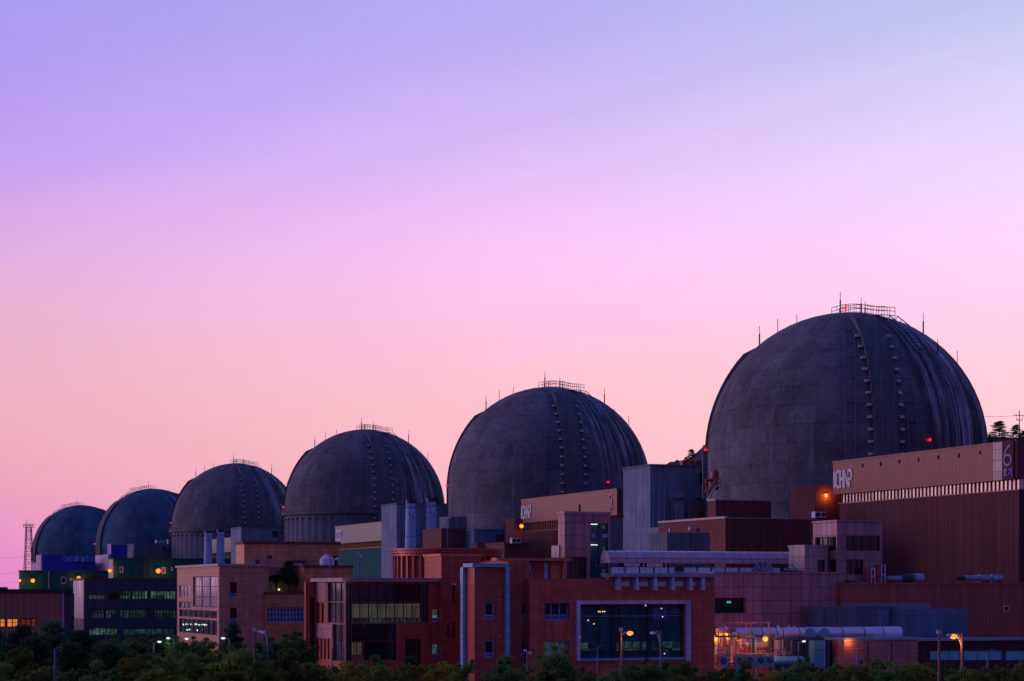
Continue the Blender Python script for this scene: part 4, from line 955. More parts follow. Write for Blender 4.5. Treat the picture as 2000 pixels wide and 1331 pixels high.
b.box('roof_pavilion', 'red', 993, 1102, 1094, None, y=3.0, dep=7, rec=0.25, wins=((1028, 1040, 1096, 1115, 'pale_panel', 1, 0, 'sash'), (1063, 1072, 1098, 1131, 'pale_panel', 1, 2, 'sash')))
b.slab('pavilion_panel', 'red_orange', 1075, 1092, 1097, 1131, y=3.0, out=0.12); b.slab('pavilion_panel', 'red_orange', 1097, 1102, 1097, 1131, y=3.0, out=0.12)
b.slab('pavilion_panel', 'pink', 1028, 1040, 1115.5, 1131, y=3.0, out=0.05)
b.slab('pavilion_eave', 'red_orange', 962, 1108, 1089.5, 1095.5, y=3.0, out=1.3, dep=0.3)
# ------------------------------------------------------------------ pink lift tower
b = Bld('lift_tower', 'pink panelled tower with a dark glazed shaft and green lit lamps inside', 'tower', 1103, 246)
b.box('wall', 'pink', 1103, 1192, 1004, None, side=1090, rec=0.4, wins=((1153, 1188, 1023, 1132, 'glass_teal', 2, 0, 'dark', 0.06), (1107, 1146, 1088, 1135, 'glass', 4, 0, 'dark', 0.05)), cap=0.12, capmat='pink_lite')
b.box('side_block', 'pink_lite', 1092, 1103, 1065, None, side=1077, y=1.5)
for y0 in (1023.6, 1064): b.slab('tube_light', 'tube', 1154, 1167, y0, y0 + 1.3, y=0.1, out=0.02, dep=0.02)
for a, c_, y0, y1 in ((1155, 1162, 1043, 1050), (1176, 1188, 1043, 1050)): b.slab('shaft_panel', 'sash', a, c_, y0, y1, y=0.2, out=0.0, dep=0.05)
for y0, y1 in ((1026, 1042), (1068, 1085), (1112, 1128)): b.slab('shaft_panel', 'lit_green_dim', 1176, 1182, y0, y1, y=0.22, out=0.0, dep=0.04)
b = Bld('glazed_link', 'narrow dark glazed link between the pink tower and the concrete block', 'glazed link', 1192, 262)
b.box('wall', 'glass_teal', 1192, 1217, 1011, None, dep=5, cap=0.1)
# ------------------------------------------------------------------ covered bridge
b = Bld('covered_bridge', 'long covered bridge with a rounded ribbed roof and teal glass rail', 'bridge', 1191, 243)
x1 = b.fx(1584); rad = 1.45; zb = b.z(1100)
def barrel(bm, xa, xb, r_, lo):
    pr = [(1.5 - r_, lo)] + [(1.5 - r_ * math.cos(R(a)), lo + 0.25 + (r_ * 0.86) * math.sin(R(a))) for a in range(0, 181, 12)] + [(1.5 + r_, lo)]
    A_ = [bm.verts.new((xa, y, z)) for y, z in pr]; B_ = [bm.verts.new((xb, y, z)) for y, z in pr]
    for i in range(len(pr) - 1): bm.faces.new((A_[i], A_[i + 1], B_[i + 1], B_[i]))
    bm.faces.new(A_[::-1]); bm.faces.new(B_); bm.faces.new((A_[0], B_[0], B_[-1], A_[-1]))
bm = bmesh.new(); barrel(bm, 0, x1, rad, zb); obj('barrel_roof', bm, 'roof_metal', b.root, False)
bm = bmesh.new(); nr = 23
for i in range(nr + 1): x = x1 * i / nr; barrel(bm, max(0.01, x - 0.025), min(x1 + 0.03, x + 0.025), rad + 0.02, zb + 0.01)
bx(bm, 0, x1, 1.5 - rad - 0.04, 1.5 - rad, zb + 0.55, zb + 0.62); obj('rib', bm, 'pink', b.root)
bm = bmesh.new(); bx(bm, 0, x1, 1.5 - rad + 0.05, 1.5 + rad, b.z(1126), b.z(1120.5)); obj('deck', bm, 'steel_blue', b.root)
for px_ in (1214, 1220, 1256, 1264, 1300, 1307, 1344, 1350, 1390, 1396, 1432, 1436, 1519, 1526, 1576):
    bm = bmesh.new(); x = b.fx(px_); bx(bm, x - 0.12, x + 0.12, 0.35, 0.65, b.z(1120.5), zb); obj('post', bm, 'dark', b.root)
bm = bmesh.new(); bx(bm, 0.05, x1 - 4, 0.14, 0.20, b.z(1120), b.z(1108)); gl = obj('rail_glass', bm, 'rail_glass', b.root)
bm = bmesh.new()
for i in range(13): x = 0.05 + (x1 - 4.2) * i / 12; bx(bm, x, x + 0.12, 0.06, 0.13, b.z(1120), b.z(1107))
bx(bm, 0.0, x1 - 4, 0.04, 0.22, b.z(1107.4), b.z(1106.6)); obj('rail_post', bm, 'dark', gl)
b.slab('sign_box', 'dark', 1319, 1335, 1106, 1116, out=0.1, dep=0.05); b.slab('sign_box_edge', 'red_tank', 1319, 1335, 1104, 1106, out=0.12, dep=0.05)
for px_ in (1240, 1400, 1520): bm = bmesh.new(); x = b.fx(px_); bx(bm, x - 0.4, x + 0.4, 0.6, 2.0, 0, b.z(1126)); obj('pier', bm, 'conc_dark', b.root)
def dish(label, px, py, d, r_, turn, tilt):
    t = empty('satellite_dish', label, 'satellite dish', W(px, py, d), turn, 'satellite dishes on the pink roof')
    rot = Matrix.Rotation(tilt, 4, 'X'); bm = bmesh.new()
    lathe(bm, [(0.02, -0.36 * r_), (0.35 * r_, -0.31 * r_), (0.7 * r_, -0.18 * r_), (r_, 0), (r_ * 1.02, 0.0), (0.7 * r_, -0.24 * r_), (0.02, -0.42 * r_)], 32); bm.transform(rot); obj('bowl', bm, 'pole', t, True)
    bm = bmesh.new()
    for k in range(10): a = R(36 * k); tube(bm, [Vector((rr * math.sin(a), rr * math.cos(a), zz * r_ + 0.03)) for rr, zz in ((0.05 * r_, -0.36), (0.5 * r_, -0.26), (0.98 * r_, 0.0))], 0.045, 4)
    bm.transform(rot); obj('stiffener', bm, 'frame_pale', t)
    bm = bmesh.new(); tube(bm, [Vector((0, 0, 0.6 * r_)), Vector((0.0, 0.75 * r_, -0.1))], 0.04, 4); tube(bm, [Vector((0, 0, 0.6 * r_)), Vector((0.65 * r_, -0.4 * r_, -0.1))], 0.04, 4); tube(bm, [Vector((0, 0, 0.6 * r_)), Vector((-0.65 * r_, -0.4 * r_, -0.1))], 0.04, 4); bmesh.ops.create_icosphere(bm, subdivisions=1, radius=0.13, matrix=Matrix.Translation((0, 0, 0.6 * r_))); bm.transform(rot); obj('feed', bm, 'dark', t)
    bm = bmesh.new(); tube(bm, [(0, 0.2, -0.3 * r_), (0, 0.4, -1.15 * r_)], 0.14, 6); obj('pedestal', bm, 'dark', t)
dish('pale ribbed satellite dish facing the viewer on the pink roof', 1489, 1117, 243, 1.3, R(-18), R(66))
dish('satellite dish lying nearly flat on the pink roof, right of the other', 1546, 1113, 244, 0.95, R(20), R(6))
# ------------------------------------------------------------------ pink hall and its stair block
b = Bld('pink_hall', 'broad dusky pink panelled hall with a green exit lamp in a dark opening', 'pink hall', 1395, 236)
b.box('wall', 'pink', 1395, 1642, 1122, None, dep=12, rec=0.8, wins=((1396, 1457.5, 1168, 1198, 'glass', 0, 0),), cap=0.06, capmat='pink')
for px_ in (1419.5, 1424): b.slab('exit_lamp', 'exit', px_, px_ + 3.4, 1174.5, 1178.5, y=0.75, out=0.06)
b = Bld('stair_block', 'pink stair block with two broad dark windows beside the brown hall', 'stair block', 1635, 243)
b.box('wall', 'pink', 1635, 1723, 1020.5, None, side=1588, rec=0.4, wins=((1653, 1719, 1047, 1076, 'glass', 4, 0, 'dark', 0.06), (1653, 1687, 1093, 1122, 'glass', 3, 0, 'dark', 0.06)), swins=((1592, 1633, 1049, 1076, 'glass', 4, 0, 'dark', 0.06), (1619, 1633, 1093, 1123, 'glass', 1, 0)), cap=0.08, capmat='pink')
b.box('porch', 'pink_lite', 1572, 1617, 1069, None, y=1.5, dep=4, wins=((1597, 1611, 1094, 1124, 'glass', 1, 0),), rec=0.3, cap=0.08, capmat='pink_lite')
# ------------------------------------------------------------------ brown annex, concrete bay, lower wall
b = Bld('brown_annex', 'long low brown annex below the lettered hall, ducts on its roof', 'annex', 1640, 241)
b.box('wall', 'annex', 1640, 2030, 1143, None, dep=9, wins=((1960, 1971.5, 1183, 1195, 'glass', 1, 1, 'frame_pale', 0.14),), rec=0.2, cap=0.1, capmat='annex')
b.slab('louvre_strip', 'lilac_louvre', 1642, 1817, 1178, 1190, out=0.12)
b = Bld('concrete_bay', 'stained bluish concrete bay behind the large horizontal pipe', 'concrete bay', 1590, 237.5)
b.box('wall', 'conc_dark', 1590, 1753, 1190, None, dep=2.6, cap=0.06, capmat='conc_dark'); b.box('front_wall', 'conc_blue', 1752, 1890, 1190.5, None, y=-1.2, dep=4.2)
b.slab('pilaster', 'conc', 1713, 1734, 1192, 1280, out=0.15)
b = Bld('street_wall', 'low brown building with a row of cyan panels near the double lamps', 'low building', 1790, 231)
CY = ('cyan_panel', 3, 0, 'frame_blue', 0.05)
b.box('wall', 'brown', 1790, 2030, 1253, None, dep=5, rec=0.12, wins=((1817, 1875, 1272, 1290) + CY, (1883, 1957, 1272, 1290) + CY, (1964, 2020, 1272, 1290) + CY)); b.slab('coping', 'steel_blue', 1752, 2030, 1249, 1253, out=0.3, dep=5.2)
b = Bld('siding_shed', 'reddish horizontally boarded shed catching orange light at its top left', 'shed', 1648, 226)
b.box('wall', 'shed', 1648, 1793, 1251.5, None, dep=4, cap=0.15, capmat='steel_blue')
for px_ in (1695, 1741): b.slab('joint_post', 'dark', px_ - 0.7, px_ + 0.7, 1253, 1320, out=0.06)
bm = bmesh.new(); bx(bm, -0.15, 0.15, -0.55, -0.35, b.z(1253.5), b.z(1251.5)); obj('eave_lamp', bm, 'sodium', b.root); point(b.root, (0.5, -0.5, b.z(1255)), 30, (1.0, 0.36, 0.05), 0.2)
# ------------------------------------------------------------------ annex roof: tanks, ducts
for i, (px_, y0, wd) in enumerate(((1689, 1110, 11), (1708, 1103, 12))):
    d_ = 243.5 + 0.4 * i; k = d_ / F; t = empty('roof_cylinder', ('red upright cylinder, the shorter left one on the annex roof', 'red upright cylinder, the taller right one on the annex roof')[i], 'tank', W(px_ + wd / 2, 1142.5, d_), 0, 'red cylinders on the annex roof')
    bm = bmesh.new(); h = (1142.5 - y0) * k; lathe(bm, [(0, 0), (wd * k / 2, 0), (wd * k / 2, h - 0.1), (wd * k * 0.42, h), (0, h)], 20); obj('shell', bm, 'red_tank', t, False)
    bm = bmesh.new(); q = wd * k / 2
    for x in (q + 0.1, q + 0.50): tube(bm, [(x, -0.1, 0), (x, -0.1, h * 0.98)], 0.07, 5)
    for z in (0.1, h * 0.5, h * 0.97): tube(bm, [(q + 0.1, -0.1, z), (q + 0.50, -0.1, z)], 0.06, 5)
    obj('pipe_loop', bm, 'frame_pale', t)
def duct(label, px0, px1, pyb, d, segs):
    t = empty('roof_duct', label, 'duct', W(px0, pyb, d), GA, 'ducts on the annex roof'); L_ = (px1 - px0) / F * d * 1.03
    for nm, a, e, r0, r1, mt in segs:
        bm = bmesh.new(); n = 10 if nm == 'bellows' else 2
        pts = [(a + (e - a) * i / n) * L_ for i in range(n + 1)]
        for i in range(n):
            rr = (r0 + (r1 - r0) * i / n) * (0.86 if (nm == 'bellows' and i % 2) else 1.0); tube(bm, [(pts[i], 0, 0.75), (pts[i + 1], 0, 0.75)], rr, 14)
        obj(nm, bm, mt, t)
    bm = bmesh.new()
    for f_ in (0.1, 0.4, 0.7, 0.92): bx(bm, f_ * L_ - 0.08, f_ * L_ + 0.08, -0.5, 0.5, 0, 0.3)
    obj('saddle', bm, 'dark', t); return t
duct('dark ribbed duct beside the red cylinders on the annex roof', 1732, 1809, 1143, 245, [('bellows', 0, 0.42, 0.32, 0.42, 'steel_blue'), ('sleeve', 0.42, 0.68, 0.62, 0.62, 'dark'), ('bellows', 0.68, 0.76, 0.5, 0.6, 'steel_blue'), ('end_drum', 0.76, 1.0, 0.66, 0.66, 'steel_blue')])
duct('long bluish duct at the right end of the annex roof', 1866, 1968, 1142, 249, [('bellows', 0.0, 0.22, 0.2, 0.3, 'dark'), ('bellows', 0.2, 0.5, 0.36, 0.40, 'steel_blue'), ('sleeve', 0.5, 0.74, 0.5, 0.44, 'steel_blue'), ('end_drum', 0.78, 1.0, 0.50, 0.46, 'steel_blue')])
t = empty('roof_cabinet', 'small dark rooftop cabinet left of the red cylinders', 'cabinet', W(1659, 1143, 242.5), GA)
bm = bmesh.new(); bx(bm, 0, 0.8, 0, 0.7, 0.1, 0.55); obj('casing', bm, 'dark', t); bm = bmesh.new(); bx(bm, -0.05, 0.85, -0.05, 0.75, 0.55, 0.63); obj('lid', bm, 'steel_blue', t)

# ------------------------------------------------------------------ pipe yard
b = Bld('process_pipe', 'large pale horizontal pipe running from the pipe yard to the concrete bay', 'pipe', 1402, 228.5)
def P3(px, py, y=0.0): x = b.fx(px, y); return Vector((x, y, b.z(py, x, y)))
k = 230 / F
bm = bmesh.new(); q0 = P3(1422, 1238.5); q1 = P3(1757, 1238.5); q1.z = q0.z; tube(bm, [q0, q1], 12.2 * k, 24); obj('barrel', bm, 'pipe', b.root, False)
for px_ in (1462, 1483, 1512, 1524, 1556, 1568, 1640, 1682, 1720):
    bm = bmesh.new(); q = P3(px_, 1238.5); q.z = q0.z; tube(bm, [q, q + Vector((0.09, 0, 0))], 12.6 * k, 24); obj('band', bm, 'band_dark', b.root)
for px_ in (1577.5, 1605.5):
    bm = bmesh.new(); q = P3(px_, 1237.5); tube(bm, [q + Vector((0, 0.2, 0)), q + Vector((-0.3, -1.1, 0))], 10.5 * k, 24); st = obj('stub', bm, 'pipe', b.root)
    bm = bmesh.new(); tube(bm, [q + Vector((-0.3, -1.1, 0)), q + Vector((-0.33, -1.2, 0))], 10.9 * k, 24); obj('blind_flange', bm, 'steel_teal', st)
bm = bmesh.new(); q = P3(1402, 1233); tube(bm, [q + Vector((0, 0, -0.1)), q + Vector((1.0, 0, 0.1)), q0 + Vector((0.1, 0, 0))], 8 * k, 14); obj('elbow', bm, 'pipe', b.root)
bm = bmesh.new(); q = P3(1522, 1240); tube(bm, [q, q - Vector((0, 0, 1.8))], 0.28, 10); obj('branch', bm, 'pipe', b.root)
bm = bmesh.new()
for px_, py_ in ((1520, 1224), (1541, 1225), (1551, 1225), (1725, 1226), (1732, 1226)): q = P3(px_, py_); bmesh.ops.create_icosphere(bm, subdivisions=1, radius=0.17, matrix=Matrix.Translation(q)); tube(bm, [q - Vector((0, 0, 0.3)), q], 0.06, 5)
obj('valve', bm, 'frame_pale', b.root)
for px_ in (1530, 1640, 1700): bm = bmesh.new(); q = P3(px_, 1250); bx(bm, q.x - 0.15, q.x + 0.15, -0.3, 0.3, 0, q.z + 0.1); obj('support', bm, 'steel_teal_dk', b.root)
yard = lambda name, label, cat, px, d, g=None: Bld(name, label, cat, px, d, g)
b = yard('utility_wall', 'low pinkish wall panel lit orange behind the horizontal tank', 'wall', 1395, 232)
b.box('wall', 'pink', 1395, 1512, 1243, None, dep=1.2); b.slab('lit_panel', 'pipe', 1396, 1403, 1252, 1280, out=0.06)
for px_ in (1419, 1427, 1440): bm = bmesh.new(); x = b.fx(px_); tube(bm, [(x, -0.3, b.z(1300)), (x, -0.3, b.z(1240)), (x + 0.4, -0.3, b.z(1236))], 0.10 + 0.04 * (px_ == 1427), 8); obj('riser_pipe', bm, 'pipe', b.root)
t = empty('storage_tank', 'lilac horizontal tank with domed ends between two orange lamps', 'tank', W(1449, 1258.5, 228), GA)
L_ = 51 * k; r_ = 9.6 * k
bm = bmesh.new(); tube(bm, [(-0.12, 0, 0), (0.0, 0, 0)], r_ * 0.8, 24, r_); tube(bm, [(0, 0, 0), (L_, 0, 0)], r_, 24); tube(bm, [(L_, 0, 0), (L_ + 0.12, 0, 0)], r_, 24, r_ * 0.8); obj('shell', bm, 'pipe_lilac', t)
for x in (0.55, L_ - 0.55): bm = bmesh.new(); bx(bm, x - 0.12, x + 0.12, -0.4, 0.4, -1.1, -r_ * 0.75); obj('saddle', bm, 'red_tank', t)
bm = bmesh.new(); tube(bm, [(0.01, 0, 0), (0.08, 0, 0)], r_ + 0.06, 24); obj('flange', bm, 'frame_pale', t)
b = yard('pipe_rack', 'bluish steel pipe rack with posts, rails and thin pipes beside the red building', 'pipe rack', 1397, 226)
zr = b.z(1278); zt = b.z(1217)
for px_, y0, m_ in ((1421, 1262, 'steel_teal'), (1474.5, 1247, 'steel_teal'), (1503.5, 1246, 'steel_teal_dk'), (1529, 1281, 'steel_teal'), (1536, 1250, 'steel_teal_dk')):
    bm = bmesh.new(); x = b.fx(px_); bx(bm, x - 0.12, x + 0.12, -0.2, 0.04, 0, b.z(y0)); obj('post', bm, m_, b.root)
bm = bmesh.new(); tube(bm, [(0, 0, zt), (b.fx(1504), 0, zt)], 0.07, 6)
for px_ in (1414, 1423, 1457, 1466.5, 1501.5): x = b.fx(px_); tube(bm, [(x, 0, zt), (x, 0, zt - 1.4), (x + 0.05 * (px_ % 3), 0.1, zr)], 0.055, 5)
obj('thin_pipe', bm, 'rail_rose', b.root)
bm = bmesh.new(); x2 = b.fx(1540); tube(bm, [(0, -0.3, zr), (x2, -0.3, zr)], 0.055, 5); tube(bm, [(0, -0.3, zr - 0.6), (x2, -0.3, zr - 0.6)], 0.05, 5)
for i in range(14): x = x2 * i / 13; tube(bm, [(x, -0.3, zr), (x, -0.3, zr - 1.0)], 0.045, 4)
obj('guard_rail', bm, 'rail_rose', b.root)
bm = bmesh.new(); bx(bm, 0, x2, -0.4, 1.0, zr - 1.15, zr - 1.0); obj('platform', bm, 'steel_teal_dk', b.root)
bm = bmesh.new(); xa, xb = b.fx(1516), b.fx(1621); z = b.z(1249.5); bx(bm, xa, xb, -0.1, 0.2, z - 0.1, z + 0.15); xa, xb = b.fx(1532), b.fx(1560); bx(bm, xa, xb, -0.1, 0.1, b.z(1268.5), b.z(1267)); tube(bm, [(b.fx(1538), 0, b.z(1290)), (b.fx(1556), 0, b.z(1270))], 0.10, 5); obj('beam', bm, 'steel_teal_dk', b.root)
bm = bmesh.new(); z = b.z(1243.5); bx(bm, 0, b.fx(1513), -0.1, 0.15, z - 0.1, z + 0.1); bx(bm, 0, b.fx(1513), 0.5, 0.7, b.z(1262), b.z(1260.5)); obj('beam', bm, 'steel_teal_dk', b.root)
for px_, y0, y1, r_p in ((1406, 1232, 1300, 0.09), (1411, 1246, 1290, 0.16), (1432, 1228, 1262, 0.20), (1437, 1240, 1300, 0.07), (1446, 1236, 1285, 0.07), (1509, 1240, 1300, 0.08), (1541, 1252, 1300, 0.10), (1549, 1252, 1300, 0.07)):
    bm = bmesh.new(); x = b.fx(px_); tube(bm, [(x, 0.4, b.z(y1)), (x, 0.4, b.z(y0))], r_p, 8)
    for yy in (y0 + 4, (y0 + y1) / 2): tube(bm, [(x, 0.4, b.z(yy)), (x, 0.4, b.z(yy - 1.2))], r_p + 0.05, 8)
    obj('vertical_pipe', bm, 'pipe' if px_ % 2 else 'pipe_lilac', b.root)
bm = bmesh.new()
for px_, py_, l_ in ((1402, 1270, 1.2), (1426, 1257, 0.9), (1512, 1270, 1.5), (1440, 1276, 1.1), (1477, 1274, 1.4)): x = b.fx(px_); tube(bm, [(x, 0.3, b.z(py_)), (x + l_, 0.3, b.z(py_)), (x + l_, 0.3, b.z(py_ + 12))], 0.07, 6)
obj('cross_pipe', bm, 'rail_rose', b.root)
bm = bmesh.new()
for px_, py_ in ((1426, 1234), (1435, 1232), (1444, 1246)):
    x = b.fx(px_); z = b.z(py_); bx(bm, x - 0.22, x + 0.22, 0.1, 0.6, z - 0.2, z + 0.2); tube(bm, [(x, 0.3, z), (x, 0.3, z + 0.5)], 0.05, 6); tube(bm, [(x, 0.3, z + 0.48), (x, 0.3, z + 0.53)], 0.20, 10)
obj('valve_body', bm, 'band_dark', b.root)
for px_ in (1517, 1520, 1533): bm = bmesh.new(); x = b.fx(px_); tube(bm, [(x, 0.5, 0), (x, 0.5, b.z(1250))], 0.09, 6); obj('stair_rail', bm, 'pipe', b.root)
bm = bmesh.new(); xa, xb = b.fx(1516), b.fx(1534)
for i in range(8): z = b.z(1285) + i * 0.28; bx(bm, xa, xb, 0.4, 0.55, z, z + 0.05)
obj('rung', bm, 'pipe', b.root)
for i, (px_, py_, d_) in enumerate(((1437, 1304, 223.5), (1457, 1303, 224.2), (1478, 1303, 225), (1496, 1303, 225.6), (1438, 1325, 223.5), (1405, 1304, 223))):
    t = empty('fan_unit', ('bluish box unit with a round fan, first of the row below the tank', 'bluish box unit with a round fan, second of the row below the tank', 'bluish box unit with a round fan, third of the row below the tank', 'bluish box unit with a round fan, last of the row below the tank', 'bluish fan unit under the first one, half hidden by leaves', 'pale louvred box unit against the red building corner')[i], 'fan unit', W(px_, py_, d_), GA, 'outdoor fan units in the pipe yard')
    wd, h = 18 * k, 22 * k; bm = bmesh.new(); bx(bm, 0, wd, 0, 0.5, 0, h); obj('casing', bm, 'pipe_lilac' if i == 5 else 'steel_teal', t)
    bm = bmesh.new(); tube(bm, [(wd / 2, -0.03, h * 0.55), (wd / 2, 0.02, h * 0.55)], wd * 0.34, 18); fn = obj('fan', bm, 'dark', t)
    bm = bmesh.new()
    for a in range(0, 180, 30): u = Vector((math.cos(R(a)), 0, math.sin(R(a)))) * wd * 0.34; c = Vector((wd / 2, -0.05, h * 0.55)); tube(bm, [c - u, c + u], 0.014, 4)
    obj('grille', bm, 'steel_blue', fn)
t = empty('low_tank', 'long low teal tank behind the leaves right of the fan units', 'tank', W(1511, 1292, 227.5), GA)
bm = bmesh.new(); tube(bm, [(-0.2, 0, 0), (0, 0, 0), ], 8 * k, 20, 9.5 * k); tube(bm, [(0, 0, 0), (62 * k, 0, 0)], 9.5 * k, 20); tube(bm, [(62 * k, 0, 0), (62 * k + 0.25, 0, 0)], 9.5 * k, 20, 7 * k); obj('shell', bm, 'steel_teal', t)
for x in (0.5, 62 * k - 0.5): bm = bmesh.new(); bx(bm, x - 0.1, x + 0.1, -0.4, 0.4, -2, -0.4); obj('saddle', bm, 'dark', t)
b = yard('equipment_cabinet', 'tall pale teal cabinet panels under the blind pipe flanges', 'cabinet', 1590, 227)
b.box('body', 'steel_teal', 1590, 1612, 1252, None, dep=1.2); b.slab('seam', 'steel_teal_dk', 1590, 1612, 1270, 1271, out=0.03); b.slab('edge', 'pipe', 1609.5, 1611, 1253, 1300, out=0.03); b.slab('frame', 'steel_teal_dk', 1613, 1622, 1250, 1330, out=0.0, dep=0.3); b.slab('frame', 'dark', 1626, 1646, 1250, 1330, out=-0.6, dep=1)

# ------------------------------------------------------------------ wall lamps
def wall_lamp(label, px, py, d, power, rad=0.30, back=1.2, mat='sodium', col=(1.0, 0.27, 0.03)):
    t = empty('wall_lamp', label, 'wall lamp', W(px, py, d), GA, 'lit wall lamps')
    bm = bmesh.new(); tube(bm, [(0, 0, rad * 0.9), (0, back, rad * 1.1)], rad * 0.18, 6); bx(bm, -rad * 0.8, rad * 0.8, -rad * 0.5, rad * 0.9, rad * 0.85, rad * 1.15); obj('bracket', bm, 'dark', t)
    bm = bmesh.new(); bmesh.ops.create_icosphere(bm, subdivisions=2, radius=rad); obj('bulb', bm, mat, t, True)
    point(t, (0, -rad * 1.6, -0.1), power, col, rad)
wall_lamp('orange lamp on the left end of the low green hall', 64, 1134.5, 700.0, 400, 0.74, 1.4)
wall_lamp('small orange lamp at the outer corner of the low green hall', 38.5, 1134.5, 699, 300, 0.5, 1)
wall_lamp('orange lamp just above the pale flank of the dark office', 153.5, 1129.5, 705.8, 400, 0.74, 1.6)
wall_lamp('orange lamp on the lilac corner of the taller green hall', 214.5, 1115, 639, 400, 0.6, 2)
wall_lamp('bright orange lamp on the front of the taller green hall', 309, 1115.5, 643.4, 500, 0.78, 1.6)
wall_lamp('orange lamp near the letters of the second brown hall', 1018.5, 1028, 394, 220, 0.42, 1.5)
wall_lamp('orange lamp left of the letters on the nearest brown hall', 1613, 968, 312.6, 260, 0.34, 1.2)
wall_lamp('brightest orange lamp at the corner of the red building in the pipe yard', 1397.5, 1248, 229, 260, 0.36, 2)
wall_lamp('orange lamp behind the left end of the lilac tank', 1442, 1248.5, 230.5, 120, 0.25, 1.2)
wall_lamp('orange lamp above the right end of the lilac tank', 1494.5, 1248.5, 226.5, 260, 0.32, 5)

# ------------------------------------------------------------------ street lamps and poles
def lamp_post(label, px, pyt, d, kind, side=1, litc=None, mat='pole', pr=0.07, group='street lamps along the trees'):
    k = d / F; top = W(px, pyt, d); t = empty('street_lamp', label, 'street lamp', (top.x, top.y, GZ), 0, group); h = top.z - GZ
    bm = bmesh.new(); tube(bm, [(0, 0, 0), (0, 0, h)], pr * 1.5, 8, pr); obj('pole', bm, mat, t)
    hm = {'sodium': 'sodium_pole', 'cool': 'cool'}.get(litc, 'frame_pale')
    def head(p, s, wd=0.62):
        bm = bmesh.new(); bmesh.ops.create_icosphere(bm, subdivisions=2, radius=1.0); bm.transform(Matrix.Translation(p) @ Matrix.Diagonal((wd, 0.2, wd * 0.42, 1))); hd = obj('head', bm, mat if litc else 'frame_pale', t, True)
        bm = bmesh.new(); bmesh.ops.create_icosphere(bm, subdivisions=2, radius=1.0); bm.transform(Matrix.Translation(p - Vector((0, 0.06, wd * 0.22))) @ Matrix.Diagonal((wd * (1.15 if litc == 'sodium' else 0.8), 0.22, wd * (0.75 if litc == 'sodium' else 0.42), 1))); obj('lens', bm, hm, hd, True)
        if litc: point(t, p - Vector((0, 0.1, 0.6)), 60 if litc == 'sodium' else 8, (1.0, 0.42, 0.06) if litc == 'sodium' else (0.8, 0.95, 1.0), 0.25)
    if kind == 'box':         # square head on the mast, a short arm to one side
        bm = bmesh.new(); bx(bm, -0.15, 0.15, -0.15, 0.15, h - 0.02, h + 0.27); obj('cap', bm, 'white', t)
        bm = bmesh.new(); tube(bm, [(0, 0, h - 0.35), (side * 0.3, 0, h - 0.08), (side * 0.5, 0, h - 0.10)], 0.035, 6); obj('arm', bm, mat, t); head(Vector((side * 0.72, 0, h - 0.12)), side, 0.24)
    elif kind == 'curved':    # gooseneck with a doubled arm
        for o_ in (0.0, 0.16):
            bm = bmesh.new(); tube(bm, [(0, 0, h - 1.7)] + [(side * (0.04 + (0.48 - o_) * (1 - math.cos(R(a)))), 0, h - 1.5 + (1.30 + o_) * math.sin(R(a))) for a in range(10, 91, 16)], 0.035, 6); obj('arm', bm, 'frame_pale', t)
        head(Vector((side * 0.66, 0, h - 0.2)), side, 0.26)
    elif kind == 'hook':      # thin bent top
        bm = bmesh.new(); tube(bm, [(0, 0, h - 0.02), (side * 0.06, 0, h + 0.18), (side * 0.35, 0, h + 0.24)], pr * 0.8, 6); obj('arm', bm, mat, t)
        bm = bmesh.new(); bx(bm, 0.28, 0.55, -0.07, 0.07, h + 0.2, h + 0.28); obj('head', bm, mat, t)
    elif kind == 'flat':
        bm = bmesh.new(); tube(bm, [(0, 0, h - 0.05), (side * 0.5, 0, h + 0.10)], 0.035, 6); obj('arm', bm, mat, t); head(Vector((side * 0.6, 0, h + 0.12)), side, 0.26)
    elif kind == 'twin':
        for s_ in (-1, 1):
            bm = bmesh.new(); bx(bm, 0.05 if s_ > 0 else -0.34, 0.36 if s_ > 0 else -0.05, -0.14, 0.14, h - 0.09 - 0.2 * (s_ > 0), h + 0.09 - 0.2 * (s_ > 0)); obj('head', bm, 'frame_pale', t)
    return t
lamp_post('lit orange street lamp in front of the huge framed window', 1213, 1233, 165, 'box', 1, 'sodium', 'pole_rust')
lamp_post('unlit pale gooseneck street lamp in front of the huge framed window', 1290.5, 1232, 172, 'curved', -1)
lamp_post('unlit lamp with a square cap, left one of the double lamps at right', 1834, 1238, 152, 'box', 1, None, 'pole_rust', 0.09)
lamp_post('lit gooseneck lamp with a thick pole, right one of the double lamps', 1879, 1237, 156, 'curved', -1, 'sodium', 'pole_rust', 0.10)
lamp_post('unlit square capped lamp in front of the tan building', 496.5, 1233, 175, 'box', 1, None, 'pole_rust')
lamp_post('unlit gooseneck lamp in front of the tan building low wing', 523, 1230, 178, 'curved', -1)
lamp_post('thin blue bent pole among the trees at far left', 107.5, 1272, 150, 'hook', 1, None, 'pole_blue', 0.07)
lamp_post('thin blue bent pole in front of the boarded shed', 1674, 1274, 170, 'hook', 1, None, 'pole_blue', 0.07)
lamp_post('thin blue bent pole in front of the cyan panels', 1929, 1276, 165, 'hook', 1, None, 'pole_blue', 0.07)
lamp_post('small twin headed lamp below the left windows of the red building', 1030, 1271, 170, 'twin')
lamp_post('thin pole with a tiny head at the glass office corner', 649, 1268, 190, 'hook', 1, None, 'pole_blue', 0.06)
lamp_post('thin dark bent pole in front of the left part of the framed window', 1167, 1267, 180, 'hook', 1, None, 'pole_blue', 0.06)
lamp_post('lit white lamp among the dark pines in front of the dark office', 300, 1255, 205, 'flat', 1, 'cool')
lamp_post('lit white flat lamp near the mirror glazed flank, left one', 340, 1248, 212, 'flat', -1, 'cool')
